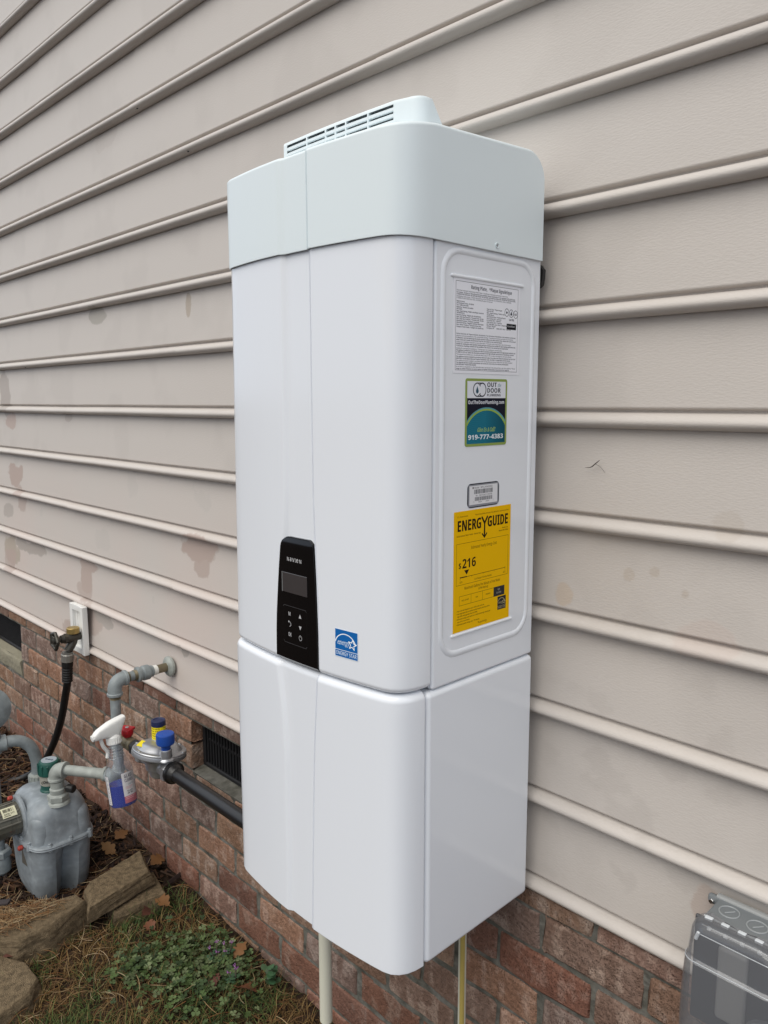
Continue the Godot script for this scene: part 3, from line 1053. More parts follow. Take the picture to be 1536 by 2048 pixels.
func build_panel(t: Node3D) -> void:
	# x limits of the black panel by height
	var xr_t := table([[1.0555, -0.9070], [1.060, -0.9042], [1.12, -0.9047], [1.20, -0.9075], [1.245, -0.9105], [1.254, -0.9130], [1.2600, -0.9190], [1.2615, -0.924]])
	var xl_t := table([[1.0555, -1.0070], [1.060, -1.0090], [1.12, -1.0075], [1.20, -0.9988], [1.245, -0.9925], [1.254, -0.9885], [1.2600, -0.9800], [1.2615, -0.972]])
	var m := MB.new()
	var ys := [1.0556, 1.058, 1.062, 1.07, 1.085, 1.105, 1.13, 1.155, 1.18, 1.205, 1.23, 1.245, 1.2505, 1.2545, 1.2580, 1.2605, 1.2615]
	var x0 := -1.012; var x1 := -0.902; var y0 := 1.0556; var y1 := 1.2615
	var rows := []
	for y in ys:
		var row := []
		for i in 9:
			var x := lerpf(xl_t.call(y), xr_t.call(y), i / 8.0)
			var tip: float = -0.0022 * smoothstep(1.2500, 1.2615, y) - 0.006 * smoothstep(1.063, 1.0556, y)      # leans back along the top edge and at the foot
			row.append(Vector3(x, y, bow(x) + 0.0006 + tip))
		rows.append(row)
	var uvf := func(p: Vector3) -> Vector2: return Vector2((p.x - x0) / (x1 - x0), (y1 - p.y) / (y1 - y0))
	for j in rows.size() - 1:
		for i in 8:
			var a: Vector3 = rows[j][i]; var b: Vector3 = rows[j][i + 1]; var c: Vector3 = rows[j + 1][i + 1]; var d: Vector3 = rows[j + 1][i]
			m.quad(a, b, c, d, uvf.call(a), uvf.call(b), uvf.call(c), uvf.call(d))
	var back := Vector3(0, 0, -0.006)
	var rim := []
	for i in 9: rim.append(rows[0][i])
	for j in range(1, rows.size()): rim.append(rows[j][8])
	for i in range(7, -1, -1): rim.append(rows[rows.size() - 1][i])
	for j in range(rows.size() - 2, 0, -1): rim.append(rows[j][0])
	for i in rim.size():
		var a: Vector3 = rim[i]; var b: Vector3 = rim[(i + 1) % rim.size()]
		m.quad(a, a + back, b + back, b)
	var ink := Ink.new(550, 1030, rgb(10, 9, 10))
	var g := rgb(188, 188, 190)
	var k := 5000.0
	var X := func(x: float) -> float: return (x - x0) * k
	var Y := func(y: float) -> float: return (y1 - y) * k
	# maker's name in its wide lettering: N a V I e N at one height
	var lx: float = X.call(-0.9758); var ly: float = Y.call(1.2288)
	ink.text("N", lx, ly, 36, 30, g, true); ink.text("a", lx + 37, ly - 8, 34, 38, g, true); ink.text("V", lx + 70, ly, 36, 30, g, true)
	ink.text("I", lx + 105, ly, 15, 30, g, true); ink.text("e", lx + 119, ly - 8, 36, 38, g, true); ink.text("N", lx + 156, ly, 37, 30, g, true)
	# key pad outline and symbols
	var dim := rgb(70, 70, 72)
	var kx: float = X.call(-0.9872); var ky: float = Y.call(1.1500); var kw := 295.0; var kh := 305.0
	ink.path([Vector2(kx, ky + 14), Vector2(kx + 12, ky), Vector2(kx + kw - 12, ky), Vector2(kx + kw, ky + 14)], 4, dim)
	ink.path([Vector2(kx, ky + kh - 14), Vector2(kx + 12, ky + kh), Vector2(kx + kw - 12, ky + kh), Vector2(kx + kw, ky + kh - 14)], 4, dim)
	ink.rect(kx, ky + 14, 2, kh - 28, rgb(24, 24, 25)); ink.rect(kx + kw, ky + 14, 2, kh - 28, rgb(24, 24, 25))
	var ax := kx + 80; var bx := kx + 215
	ink.text("M", ax - 17, ky + 48, 36, 30, g, true)
	ink.path([Vector2(ax - 16, ky + 128), Vector2(ax + 6, ky + 130), Vector2(ax + 17, ky + 142), Vector2(ax + 16, ky + 156), Vector2(ax + 2, ky + 166)], 5, g)
	ink.poly(PackedVector2Array([Vector2(ax - 20, ky + 128), Vector2(ax - 6, ky + 116), Vector2(ax - 6, ky + 140)]), g)
	ink.text("OK", ax - 21, ky + 216, 46, 32, g, true)
	ink.poly(PackedVector2Array([Vector2(bx, ky + 44), Vector2(bx + 16, ky + 76), Vector2(bx - 16, ky + 76)]), g)
	ink.poly(PackedVector2Array([Vector2(bx, ky + 172), Vector2(bx + 16, ky + 140), Vector2(bx - 16, ky + 140)]), g)
	ink.ring(Vector2(bx, ky + 236), 17, 19, 4, g)
	ink.rect(bx - 6, ky + 214, 12, 12, rgb(10, 9, 10)); ink.rect(bx - 2, ky + 212, 4, 18, g)
	var pm := paint(Color.WHITE, 0.16, 0.0, 0.45)
	pm.albedo_texture = ink.tex()
	var cp := part("control_panel", m, pm, t, 25)
	# display: a sunk grey pane with a light lip on its left and foot
	var pane := MB.new()
	var lip := MB.new()
	var c := Vector3(-0.9555, 1.1878, bow(-0.955) + 0.0008)
	pane.rbox(Transform3D(Basis(), c), Vector3(0.0615, 0.0320, 0.0014), 0.0006, 1)
	var dm := paint(rgb(62, 58, 58), 0.22)
	part("display", pane, dm, cp)
	lip.bx(c + Vector3(-0.0318, 0.0, 0.0004), Vector3(0.0016, 0.0325, 0.0016), 0.0006)
	part("display_lip", lip, paint(rgb(120, 120, 120), 0.35), cp)

const HZ0 := 0.202
const HZ1 := 0.165

func build_top_cover(t: Node3D) -> void:
	var g := 0.0045
	var rows := []
	var ytop := func(z: float) -> float:
		var y: float = 1.8356 + (0.268 - z) * 0.050 if z < 0.268 else 1.8356 - 0.14 * (z - 0.268)
		if z < 0.062: y -= 0.040 - sqrt(maxf(0.0, 0.040 * 0.040 - pow(0.062 - z, 2)))       # rounded back corner
		return y
	var base := plan(g, -0.9765, -0.9120, 0.0048, 0.270, 0.197)
	var n := base.size()
	var ring := []
	for z in [0.0225, 0.0245, 0.028, 0.034, 0.042, 0.052, 0.062, 0.09, 0.13, 0.17, 0.21, 0.245]: ring.append(Vector2(HX + 0.217 + g, z))
	ring.append_array(base)
	for z in [0.245, 0.21, 0.17, 0.13, 0.09, 0.062, 0.052, 0.042, 0.034, 0.028, 0.0245, 0.0225]: ring.append(Vector2(HX - 0.197 - g, z))
	var bottom := 1.6872
	var c := Vector2(HX, 0.15)
	var levels := []
	for k in 4: levels.append([0.0, 0.0012 + k * 0.0011, 0])
	var inset := func(p: Vector2, d: float) -> Vector2:
		var q := p
		q.x = clampf(p.x, HX - 0.197 - g + d, HX + 0.217 + g - d)
		if p.y > 0.27: q = p + (c - p).normalized() * d
		return q
	# inner lip, outer wall, rounded top edge
	var spec := [[0.003, 0.004], [0.0, 0.0]]
	var lst := []
	lst.append({"d": 0.0032, "y": 0.010, "top": false}); lst.append({"d": 0.0026, "y": 0.0, "top": false}); lst.append({"d": 0.0004, "y": -0.0002, "top": false}); lst.append({"d": 0.0, "y": 0.0012, "top": false})
	lst.append({"d": 0.0, "y": 0.05, "top": false}); lst.append({"d": 0.0, "y": 0.10, "top": false})
	for k in 6:
		var a := PI / 2 * k / 5.0
		lst.append({"d": 0.0055 * (1 - cos(a)), "y": 0.0055 * (1 - sin(a)), "top": true})
	lst.append({"d": 0.03, "y": -0.0005, "top": true})
	for l in lst:
		var row := []
		for p in ring:
			var q: Vector2 = inset.call(p, l.d)
			var y: float = (ytop.call(p.y) - l.y) if l.top else min(bottom + l.y, ytop.call(p.y) - 0.012)
			if l.top and l.d >= 0.03: y = ytop.call(p.y) + 0.0005
			row.append(Vector3(q.x, y, q.y))
		rows.append(row)
	part("top_cover", shell(rows, true, false), M.cover, t, 42)
	# countersunk screw low on its side
	var s := MB.new()
	s.lathe(along(Vector3.RIGHT, Vector3(HX + 0.2216, 1.6955, 0.1378)), [[0.0042, 0.0], [0.0042, 0.0012], [0.0034, 0.0014], [0.0022, 0.0002], [0.0005, -0.0002]], 18)
	var sc := part("screw", s, M.cover, t, 30)
	var sh := MB.new()
	sh.lathe(along(Vector3.RIGHT, Vector3(HX + 0.2219, 1.6955, 0.1378)), [[0.0018, 0.0], [0.0016, 0.0008]], 12)
	part("screw_head", sh, M.alu, sc, 30)
	# louvred vent hood on top
	var hood := MB.new()
	var xa := -1.120; var xb := -0.806; var zf := 0.235; var yt := 1.9000; var yb := 1.838
	var prof := []
	for k in 7:
		var a := PI / 2 * k / 6.0
		prof.append(Vector2(xb - 0.022 + 0.022 * sin(a), zf - 0.022 + 0.022 * cos(a) - 0.003))
	prof.reverse()
	var fz := func(x: float) -> float: return zf + 0.005 * (1.0 - pow((x - HX) / 0.168, 2))
	# hood walls: right side, rounded corner, blank panel right of the louvres, band above them, left end
	var outline := [Vector2(xb, HZ1), Vector2(xb, HZ0)]
	for p in prof: outline.append(p)
	var slot_l := -1.104; var slot_r := -0.850
	for x in [slot_r, lerpf(slot_r, slot_l, 0.25), lerpf(slot_r, slot_l, 0.5), lerpf(slot_r, slot_l, 0.75), slot_l, xa + 0.006]: outline.append(Vector2(x, fz.call(x)))
	outline.append(Vector2(xa + 0.001, zf - 0.006)); outline.append(Vector2(xa, HZ0)); outline.append(Vector2(xa, HZ1))
	var bands := [[yb, yt]]
	var ir := func(o: Array, d: float) -> Array:
		var r := []
		for p in o: r.append(Vector2(clampf(p.x, xa + d, xb - d), min(p.y, 10.0) - (d if p.y > HZ0 + 0.004 else 0.0)))
		return r
	var rs := []
	for l in [[0.0, yt - 0.0062], [0.0, yt - 0.004], [0.0008, yt - 0.0018], [0.002, yt - 0.0005], [0.004, yt]]:
		var row := []
		for p in ir.call(outline, l[0]): row.append(Vector3(p.x, l[1] if p.y > HZ0 - 0.004 else 1.845, p.y))
		rs.append(row)
	var top := shell(rs, true, false)
	# walls below the top band, except across the louvres
	for i in outline.size() - 1:
		var p: Vector2 = outline[i]; var q: Vector2 = outline[i + 1]
		if p.x <= slot_r + 1e-5 and q.x >= slot_l - 1e-5: continue
		var py := yt - 0.0062 if p.y > HZ0 - 0.004 else 1.845
		var qy := yt - 0.0062 if q.y > HZ0 - 0.004 else 1.845
		top.quad(Vector3(q.x, yb, q.y), Vector3(p.x, yb, p.y), Vector3(p.x, py, p.y), Vector3(q.x, qy, q.y))
	var vh := part("vent_hood", top, M.cover, t, 45)
	var dark := MB.new()
	dark.bx(Vector3((slot_l + slot_r) / 2, 1.868, zf - 0.027), Vector3(0.262, 0.062, 0.004), 0.001)
	part("hood_liner", dark, M.gap, vh)
	for r in 6:
		var y := yt - 0.0128 - 0.0085 * r
		var sl := MB.new()
		var rws := []
		for i in 9:
			var x := lerpf(slot_l, slot_r, i / 8.0)
			var z: float = fz.call(x)
			var rr := PackedVector3Array()
			for o in [[0.0, 0.0022], [0.0, -0.0016], [-0.0015, -0.0026], [-0.016, 0.0016], [-0.016, 0.0040], [-0.0012, 0.0032]]: rr.append(Vector3(x, y + o[1], z + o[0]))
			rws.append(rr)
		sl.loft(rws)
		part("louvre", sl, M.cover, vh, 35)
	for px in [-1.049, -1.0005, -0.9765, -0.952, -0.9025]:
		var b := MB.new()
		b.bx(Vector3(px, 1.8640, fz.call(px) - 0.0055), Vector3(0.0030, 0.062, 0.0125), 0.0008)
		part("louvre_divider", b, M.cover, vh)

# ---------------------------------------------------------------- what the stickers say
func ink_rating() -> ImageTexture:
	var i := Ink.new(840, 716, rgb(236, 237, 244))
	var k := rgb(48, 50, 62)
	i.frame(26, 22, 788, 672, 3, k)
	i.text("Rating Plate,", 205, 44, 205, 27, k, true); i.text("*Plaque Signalétique", 430, 44, 300, 27, k, true)
	var y := 88.0
	var ln := func(s: String, x: float, yy: float, w: float, b := false) -> void: i.text(s, x, yy, w, 9.5, k, b)
	for s in [["Direct Vent Automatic Instantaneous Water Heater. *Chauffe-eau instantané automatique à évent direct", 640], ["For Indoor, Outdoor or Manufactured Home (Mobile Home) Installation if not equipped with draft hood,", 740],
		["COMBUSTION AIR MUST BE SUPPLIED FROM THE OUTSIDE. SEE INSTALLATION AND OPERATING INSTRUCTIONS.", 744], ["Installation instructions. *POUR UNE INSTALLATION INTÉRIEURE OU EXTÉRIEURE. VOIR LE MANUEL.", 690], ["COMBUSTION VENTILÉE PAR L'EXTÉRIEUR selon le manuel", 440]]:
		ln.call(s[0], 36, y, s[1], s[1] > 735); y += 14.5
	y += 8
	var y2 := y
	for s in ["Made in Korea", "20 Goodyear Irvine, CA 92618", "Tel: 1-800-519-8794", "Model No. *Numéro de modèle", "NPE-240A2", "Max. Input Rating, *Débit calorifique maximal", "199,900 Btu/h", "Recovery Rating, *Régime de récupération", "Max. Inlet Gas Pressure, *Pression max. de gaz", "Min. Inlet Gas Pressure, *Pression min. de gaz", "Manifold Pressure, *Pression manifold", "Electrical Rating, *Régime nominal électrique", "Max. Water Pressure, *Pression d'eau max.", "Category of water heater, *Catégorie du chauffe-eau"]:
		ln.call(s, 36, y, min(330.0, s.length() * 7.4), true); y += 14.6
	y = y2 + 34
	for s in ["Type of Gas, *Type de gaz", "Natural Gas", "Min. Input Rating, *Débit min.", "15,000 Btu/h", "222 Gallons/hour *Gallons/heure", "10.5 inches W.C. *pouces", "3.5 inches W.C. *pouces", "-0.05 inches W.C. *pouces", "AC 120V 60Hz, less than 2 amperes", "150 psi *lb/po²", "Category IV      ANSI Z21.10.3 - CSA 4.3"]:
		ln.call(s, 402, y, min(330.0, s.length() * 8.0), true); y += 14.6
	# certification marks
	for q in [[664, 0], [724, 1], [784, 2]]:
		var c := Vector2(q[0], 216 + q[1] * 4)
		i.ring(c, 27, 30, 4, k)
		if q[1] == 0:
			var st := PackedVector2Array()
			for n in 10: st.append(c + Vector2(0, -16 if n % 2 == 0 else -7).rotated(TAU * n / 10))
			i.poly(st, k)
		elif q[1] == 1: i.poly(PackedVector2Array([c + Vector2(0, -20), c + Vector2(14, 10), c + Vector2(0, 17), c + Vector2(-14, 10)]), k)
		else: i.text("NSF", q[0] - 18, 216, 38, 18, k, true)
	i.text("Low NOx", 694, 262, 72, 18, k, true)
	i.rect(664, 304, 128, 46, rgb(24, 24, 30)); i.text("Certified", 674, 318, 100, 14, rgb(220, 220, 225), true)
	y = 412
	var para := ["Vertical clearances, de *Espace minimum, de protection, *Les instructions d'installation et de ventilation du fabricant.", "Minimum vertical temperature of the combustible handling, *Température minimale verticale de la ventilation", "If allowed to vent the exhaust gas the device produces without any valve could be fatal, please refer to the manual", "when in the user's hands and protected from fire, not subject to any external impact.", "Consult your installation manual for more information. *Consulter votre manuel pour plus d'information.", "Suitable for combination water (potable) heating and space heating and not suitable for space heating applications only.", "*Convient au chauffage combiné de l'eau potable et des locaux et ne convient pas aux applications", "Suitable for commercial installations. *Convient pour les installations commerciales.", "This appliance is certified for use at altitudes up to 4,500 ft in accordance with the latest version of the high altitude installation code", "To 4500 ft (1372 m), follow the directions provided in the high altitude instructions of installation manual.", "*Cet appareil est certifié pour une altitude allant jusqu'à 1372 m selon les exigences de haute altitude", "This appliance must be installed in accordance with local codes, if no codes exist follow the National Fuel Gas Code", "ANSI Z223.1 or the Natural Gas and Propane Installation Code, CSA B149.1 as applicable and the manual.", "This appliance must be installed in accordance with the Manufactured Home Construction and Safety Standard", "*Cet appareil doit être installé conformément aux normes de construction des maisons préfabriquées", "FOR YOUR SAFETY *POUR VOTRE SÉCURITÉ", "Do not store or use gasoline or other flammable vapors and liquids in the vicinity of this or any other appliance. *Ne pas", "ranger ou utiliser d'essence ou autres vapeurs ou liquides inflammables à proximité de cet appareil."]
	for n in para.size():
		ln.call(para[n], 36, y, 756.0 * clampf(para[n].length() / 112.0, 0.3, 1.0), n % 3 != 1)
		y += 15.3 if n != 6 and n != 10 else 17.5
	return i.tex()

func ink_company() -> ImageTexture:
	var i := Ink.new(512, 516, rgb(140, 158, 84))
	i.rect(20, 20, 472, 476, rgb(222, 224, 232))
	var navy := rgb(24, 26, 42)
	var y0 := 148
	i.rect(20, y0, 472, 348, navy)
	# rounded hill of blue water with pale and green rims
	for y in range(y0, 496):
		for x in range(20, 492):
			var d := Vector2((x - 256) / 296.0, (y - 470) / 252.0).length()
			if d < 1.0:
				var c := rgb(30, 108, 130)
				if d > 0.955: c = rgb(92, 150, 160)
				elif d > 0.905: c = rgb(150, 178, 70)
				else:
					var w := sin((y + 26.0 * sin(x * 0.012)) * 0.42)
					if w > 0.86 and x < 250: c = rgb(40, 122, 142)
					c = c.darkened(clampf((x - 256) / 900.0, 0, 0.3))
				i.im.set_pixel(x, y, c)
	# pipe mark with a drop
	var m := rgb(34, 38, 50)
	i.ring(Vector2(140, 84), 48, 50, 8, m, Rect2(0, 0, 140, 300)); i.ring(Vector2(200, 84), 44, 50, 8, m, Rect2(170, 0, 200, 300))
	i.rect(138, 30, 62, 8, m); i.rect(138, 130, 62, 8, m); i.line(Vector2(150, 36), Vector2(176, 56), 6, m); i.line(Vector2(150, 132), Vector2(176, 112), 6, m)
	var dr := rgb(52, 84, 104)
	i.ring(Vector2(139, 95), 16, 18, 0, dr); i.poly(PackedVector2Array([Vector2(139, 56), Vector2(153, 88), Vector2(125, 88)]), dr)
	i.text("OUT", 254, 28, 130, 34, m, true); i.text("the", 388, 36, 46, 26, rgb(60, 110, 126), false, "Droid Serif", 0.3)
	i.text("DOOR", 254, 72, 180, 34, m, true); i.text("PLUMBING", 254, 116, 180, 18, m, true)
	i.text("OutTheDoorPlumbing.com", 30, 166, 452, 27, rgb(232, 235, 242), true)
	i.text("Give Us A Call!", 142, 374, 226, 32, rgb(178, 200, 90), true, "Droid Serif", 0.3)
	i.text("919-777-4383", 34, 428, 444, 36, rgb(240, 242, 246), true)
	return i.tex()

func bars(i: Ink, x: float, y: float, w: float, h: float, sd: int, c: Color) -> void:
	var r := RandomNumberGenerator.new()
	r.seed = sd
	var p := x
	while p < x + w:
		var b := r.randi_range(1, 4) * 2.0
		if p + b > x + w: break
		i.rect(p, y, b, h, c)
		p += b + r.randi_range(1, 3) * 2.0

func ink_serial() -> ImageTexture:
	var i := Ink.new(600, 290, rgb(40, 42, 50))
	var k := rgb(60, 62, 68)
	i.rect(14, 12, 572, 266, rgb(140, 142, 150)); i.rect(34, 28, 532, 226, rgb(222, 222, 226))
	i.rect(92, 40, 18, 24, rgb(20, 20, 24))
	i.text("Model : NPE-240A2(NG)", 122, 42, 350, 22, k)
	bars(i, 120, 74, 352, 54, 5, k)
	i.text("No : 2087324221209706", 150, 138, 320, 20, k)
	bars(i, 134, 166, 340, 46, 8, k)
	i.text("3", 112, 214, 14, 16, k); i.text("90656", 200, 222, 72, 14, k); i.text("03087", 340, 222, 72, 14, k); i.text("2", 480, 214, 14, 16, k)
	return i.tex()

func ink_star(w: int, h: int, bg: Color, fg: Color, border: bool) -> ImageTexture:
	var i := Ink.new(w, h, bg)
	star_mark(i, 0, 0, w, h, bg, fg, border)
	return i.tex()

func star_mark(i: Ink, x: float, y: float, w: float, h: float, bg: Color, fg: Color, border: bool) -> void:
	i.rect(x, y, w, h, bg)
	var k := w / 256.0; var ky := h / 240.0
	if border: i.frame(x, y, w, h, 3, Color(0.92, 0.96, 1.0))
	i.ring(Vector2(x + 118 * k, y + 140 * ky), 118 * k, 104 * ky, 8 * k, fg, Rect2(x + 4, y + 4, w - 8, 112 * ky))
	i.text("energy", x + 24 * k, y + 92 * ky, 140 * k, 40 * ky, fg, false, "Droid Serif", 0.25)
	var c := Vector2(x + 196 * k, y + 112 * ky)
	var pts := []
	for n in 11:
		var d := Vector2(0, -46 if n % 2 == 0 else -19).rotated(TAU * n / 10 + 0.15)
		pts.append(c + Vector2(d.x * k, d.y * ky))
	i.path(pts, 7 * k, fg)
	i.rect(x, y + 176 * ky, w, 4 * ky, fg)
	i.text("ENERGY STAR", x + 12 * k, y + 190 * ky, 234 * k, 32 * ky, fg)

func ink_guide() -> ImageTexture:
	var i := Ink.new(820, 1100, rgb(236, 184, 0))
	var k := rgb(40, 28, 12)
	var f := rgb(70, 50, 8)
	i.text("U.S. Government", 40, 42, 150, 14, f); i.text("Federal law prohibits removal of this label before consumer purchase.", 290, 42, 500, 14, f)
	# heading: heavy capitals whose Y ends in an arrow
	i.text("ENERG", 36, 84, 354, 96, k, true); i.text("ENERG", 40, 84, 354, 96, k, true)
	i.text("GUIDE", 462, 84, 326, 96, k, true); i.text("GUIDE", 466, 84, 326, 96, k, true)
	i.line(Vector2(390, 84), Vector2(428, 140), 20, k); i.line(Vector2(466, 84), Vector2(428, 140), 20, k)
	i.line(Vector2(428, 140), Vector2(428, 262), 20, k); i.line(Vector2(396, 236), Vector2(428, 270), 14, k); i.line(Vector2(460, 236), Vector2(428, 270), 14, k)
	i.text("Instantaneous Water Heater - Natural Gas", 36, 214, 340, 15, k); i.text("Navien, Inc.", 690, 206, 96, 14, k); i.text("Model NPE-240A2", 640, 230, 146, 14, k)
	i.frame(36, 290, 752, 380, 3, f)
	i.text("Estimated Yearly Energy Cost", 236, 330, 380, 27, f)
	i.text("$", 66, 466, 42, 52, k, true); i.text("216", 112, 438, 210, 84, k, true)
	i.poly(PackedVector2Array([Vector2(146, 540), Vector2(214, 540), Vector2(180, 584)]), k)
	i.rect(88, 600, 664, 4, k); i.rect(88, 596, 96, 10, k)
	for n in 5: i.rect(88 + 164 * n, 590 if n % 4 == 0 else 600, 3, 34 if n % 4 == 0 else 16, k)
	i.text("$216", 84, 634, 40, 18, f); i.text("$215", 716, 634, 40, 18, f)
	i.text("Cost Range of Similar Models", 290, 634, 256, 17, f)
	i.text("Maximum Gallons Per Minute of Hot Water", 150, 694, 530, 26, f); i.text("(GPM Rating)", 350, 730, 146, 20, f)
	i.frame(80, 772, 664, 88, 3, f)
	for n in 3: i.rect(80 + 166 * (n + 1), 772, 3, 88, f)
	i.text("very small", 112, 806, 104, 17, f); i.text("low", 312, 806, 36, 17, f); i.text("medium", 458, 806, 74, 17, f)
	i.rect(580, 770, 164, 92, rgb(52, 52, 54)); i.text("high", 640, 790, 36, 16, rgb(210, 206, 190)); i.text("5.6 GPM", 620, 822, 74, 16, rgb(210, 206, 190))
	star_mark(i, 640, 872, 128, 128, rgb(44, 44, 46), rgb(214, 200, 150), false)
	var y := 900.0
	for s in [["• Your cost will depend on your utility rates and use.", 400], ["• Cost range based only on standard models fueled by natural gas with a", 480], ["   high GPM rating (greater than 4.0 GPM).", 300], ["• Estimated energy cost based on a national average natural gas", 490], ["   cost of $1.21 per therm.", 190], ["• Estimated yearly energy use: 178 therms", 330]]:
		i.text(s[0], 44, y, s[1], 14, k); y += 25
	i.text("ftc.gov/energy", 350, 1052, 132, 20, f)
	return i.tex()

# ---------------------------------------------------------------- gas piping, meter, bottle, hose
func elbow(m: MB, a: Vector3, corner: Vector3, b: Vector3, r: float) -> void:    # cast elbow with a rolled lip at both mouths
	m.tube(bend(a, corner, b, (a - corner).length() * 0.8, 8), r, 16)
	for p in [a, b]:
		var d: Vector3 = (p - corner).normalized()
		m.lathe(along(d, p - d * 0.009), [[r * 1.0, 0], [r * 1.12, 0.002], [r * 1.12, 0.008], [r * 1.0, 0.010]], 16)

func hexnut(m: MB, at: Vector3, dir: Vector3, r: float, len: float) -> void:
	m.lathe(along(dir, at), [[r * 0.88, 0], [r, len * 0.15], [r, len * 0.85], [r * 0.88, len]], 6)

func build_gas_train() -> void:
	var x := -2.033
	var zr := 0.164
	var yp := 0.6985
	var t := thing("gas_pipe", "grey painted gas pipe from a flange in the siding elbowing down to a valve", "gas pipe")
	var fl := MB.new()
	fl.lathe(along(Vector3.BACK, Vector3(x, yp, -0.012)), [[0.026, 0], [0.030, 0.004], [0.030, 0.010], [0.026, 0.014], [0.018, 0.017]], 18)
	part("wall_flange", fl, M.old, t)
	var nip := MB.new()
	nip.tube([Vector3(x, yp, 0.0), Vector3(x, yp, 0.052)], 0.0128)
	part("nipple", nip, M.dull_brass, t)
	var tp := MB.new()
	tp.tube([Vector3(x, yp, 0.034), Vector3(x, yp, 0.036), Vector3(x, yp, 0.046), Vector3(x, yp, 0.048)], [0.0126, 0.0142, 0.0142, 0.0126])
	part("thread_tape", tp, M.tape, t)
	var un := MB.new()
	un.lathe(along(Vector3.BACK, Vector3(x, yp, 0.048)), [[0.015, 0], [0.0165, 0.002], [0.0165, 0.010], [0.0205, 0.012], [0.0215, 0.014], [0.0215, 0.030], [0.0205, 0.032], [0.0185, 0.033], [0.0185, 0.040], [0.022, 0.041], [0.022, 0.048], [0.017, 0.05]], 18)
	part("union", un, M.pipe, t, 30)
	var p := MB.new()
	p.tube([Vector3(x, yp, 0.095), Vector3(x, yp, 0.132)], 0.0140)
	p.tube([Vector3(x, 0.662, zr), Vector3(x, 0.575, zr)], 0.0142)
	part("pipe", p, M.pipe, t)
	var e := MB.new()
	elbow(e, Vector3(x, yp, 0.128), Vector3(x, yp, zr), Vector3(x, 0.655, zr), 0.0195)
	part("elbow", e, M.pipe, t)
	var col := MB.new()
	col.lathe(Transform3D(Basis(), Vector3(x, 0.566, zr)), [[0.0146, 0], [0.0152, 0.002], [0.0152, 0.02], [0.0146, 0.022]], 18)
	part("rust_ring", col, M.dull_brass, t)
	for q in [[Vector3(x, 0.6455, zr), Vector3.UP, 0.0150], [Vector3(x, yp, 0.1215), Vector3.BACK, 0.0148], [Vector3(x, yp, 0.0985), Vector3.BACK, 0.0148]]:
		var th := MB.new()
		var pf := []
		for i in 9: pf.append([q[2] + (0.0007 if i % 2 == 0 else -0.0003), 0.0011 * i])
		th.lathe(along(q[1], q[0]), pf, 16)
		part("thread", th, M.dull_brass, t, 20)
	# tee under the riser, pipe on down to the meter line
	var tee := MB.new()
	tee.tube([Vector3(x, 0.578, zr), Vector3(x, 0.502, zr)], 0.0195, 16)
	tee.tube([Vector3(x, 0.5385, zr), Vector3(x + 0.040, 0.5385, zr)], 0.0195, 16)
	part("tee", tee, M.pipe, t)
	var dn := MB.new()
	dn.tube([Vector3(x, 0.51, zr), Vector3(x, 0.43, zr)], 0.0140)
	dn.tube([Vector3(x, 0.44, zr), Vector3(x - 0.03, 0.392, zr), Vector3(x - 0.082, 0.392, zr)], 0.0185)
	part("lower_pipe", dn, M.pipe, t)
	var mo := MB.new()
	mo.tube([Vector3(-2.112, 0.3925, 0.164), Vector3(-2.228, 0.3925, 0.243)], 0.0152, 16)
	part("meter_outlet_pipe", mo, M.old, t)
	var lip := MB.new()
	lip.lathe(along(Vector3(1, 0, -0.68), Vector3(-2.122, 0.3925, 0.171)), [[0.016, 0], [0.021, 0.002], [0.021, 0.010], [0.016, 0.012]], 18)
	part("coupling", lip, M.old, t)
	var el := MB.new()
	elbow(el, Vector3(-2.2235, 0.3925, 0.240), Vector3(-2.252, 0.3925, 0.259), Vector3(-2.252, 0.358, 0.259), 0.0215)
	part("elbow", el, M.old, t)

	# ball valve
	var v := thing("ball_valve", "brass ball valve with a red handle left of the silver gas regulator", "valve", Vector3(x + 0.06, 0.5385, zr))
	var b := MB.new()
	b.lathe(along(Vector3.RIGHT, Vector3(-0.026, 0, 0)), [[0.014, 0], [0.0185, 0.002], [0.0185, 0.014], [0.0150, 0.017], [0.0178, 0.026], [0.0178, 0.040], [0.0150, 0.048], [0.0185, 0.052], [0.0185, 0.066], [0.014, 0.068]], 16)
	part("valve_body", b, M.dull_brass, v, 30)
	var h := MB.new()
	h.lathe(Transform3D(Basis(), Vector3(0.006, 0.016, 0)), [[0.010, 0], [0.015, 0.006], [0.0165, 0.014], [0.0150, 0.023], [0.010, 0.026]], 14)
	h.rbox(Transform3D(Basis(Vector3.UP, 0.5), Vector3(-0.004, 0.037, -0.004)), Vector3(0.042, 0.008, 0.020), 0.003, 2)
	h.rbox(Transform3D(Basis(Vector3.UP, -0.6), Vector3(0.012, 0.034, 0.006)), Vector3(0.022, 0.014, 0.016), 0.004, 2)
	part("handle", h, M.red, v)
	bolt(v, Vector3(0.006, 0.041, 0), Vector3.UP, 0.005, M.chrome, "screw")
	var n := MB.new()
	hexnut(n, Vector3(0.045, 0, 0), Vector3.RIGHT, 0.0215, 0.02)
	n.tube([Vector3(0.06, 0, 0), Vector3(0.09, 0, 0)], 0.0165)
	part("adapter", n, M.black_matt, v)

	# regulator
	var rx := -1.792
	var g := thing("gas_regulator", "silver disc shaped gas regulator with blue cap and yellow tags beside the red valve", "regulator", Vector3(rx, 0.5385, zr))
	var d := MB.new()
	var D := Transform3D(Basis(Vector3.RIGHT, -0.20), Vector3(0, 0.022, 0))
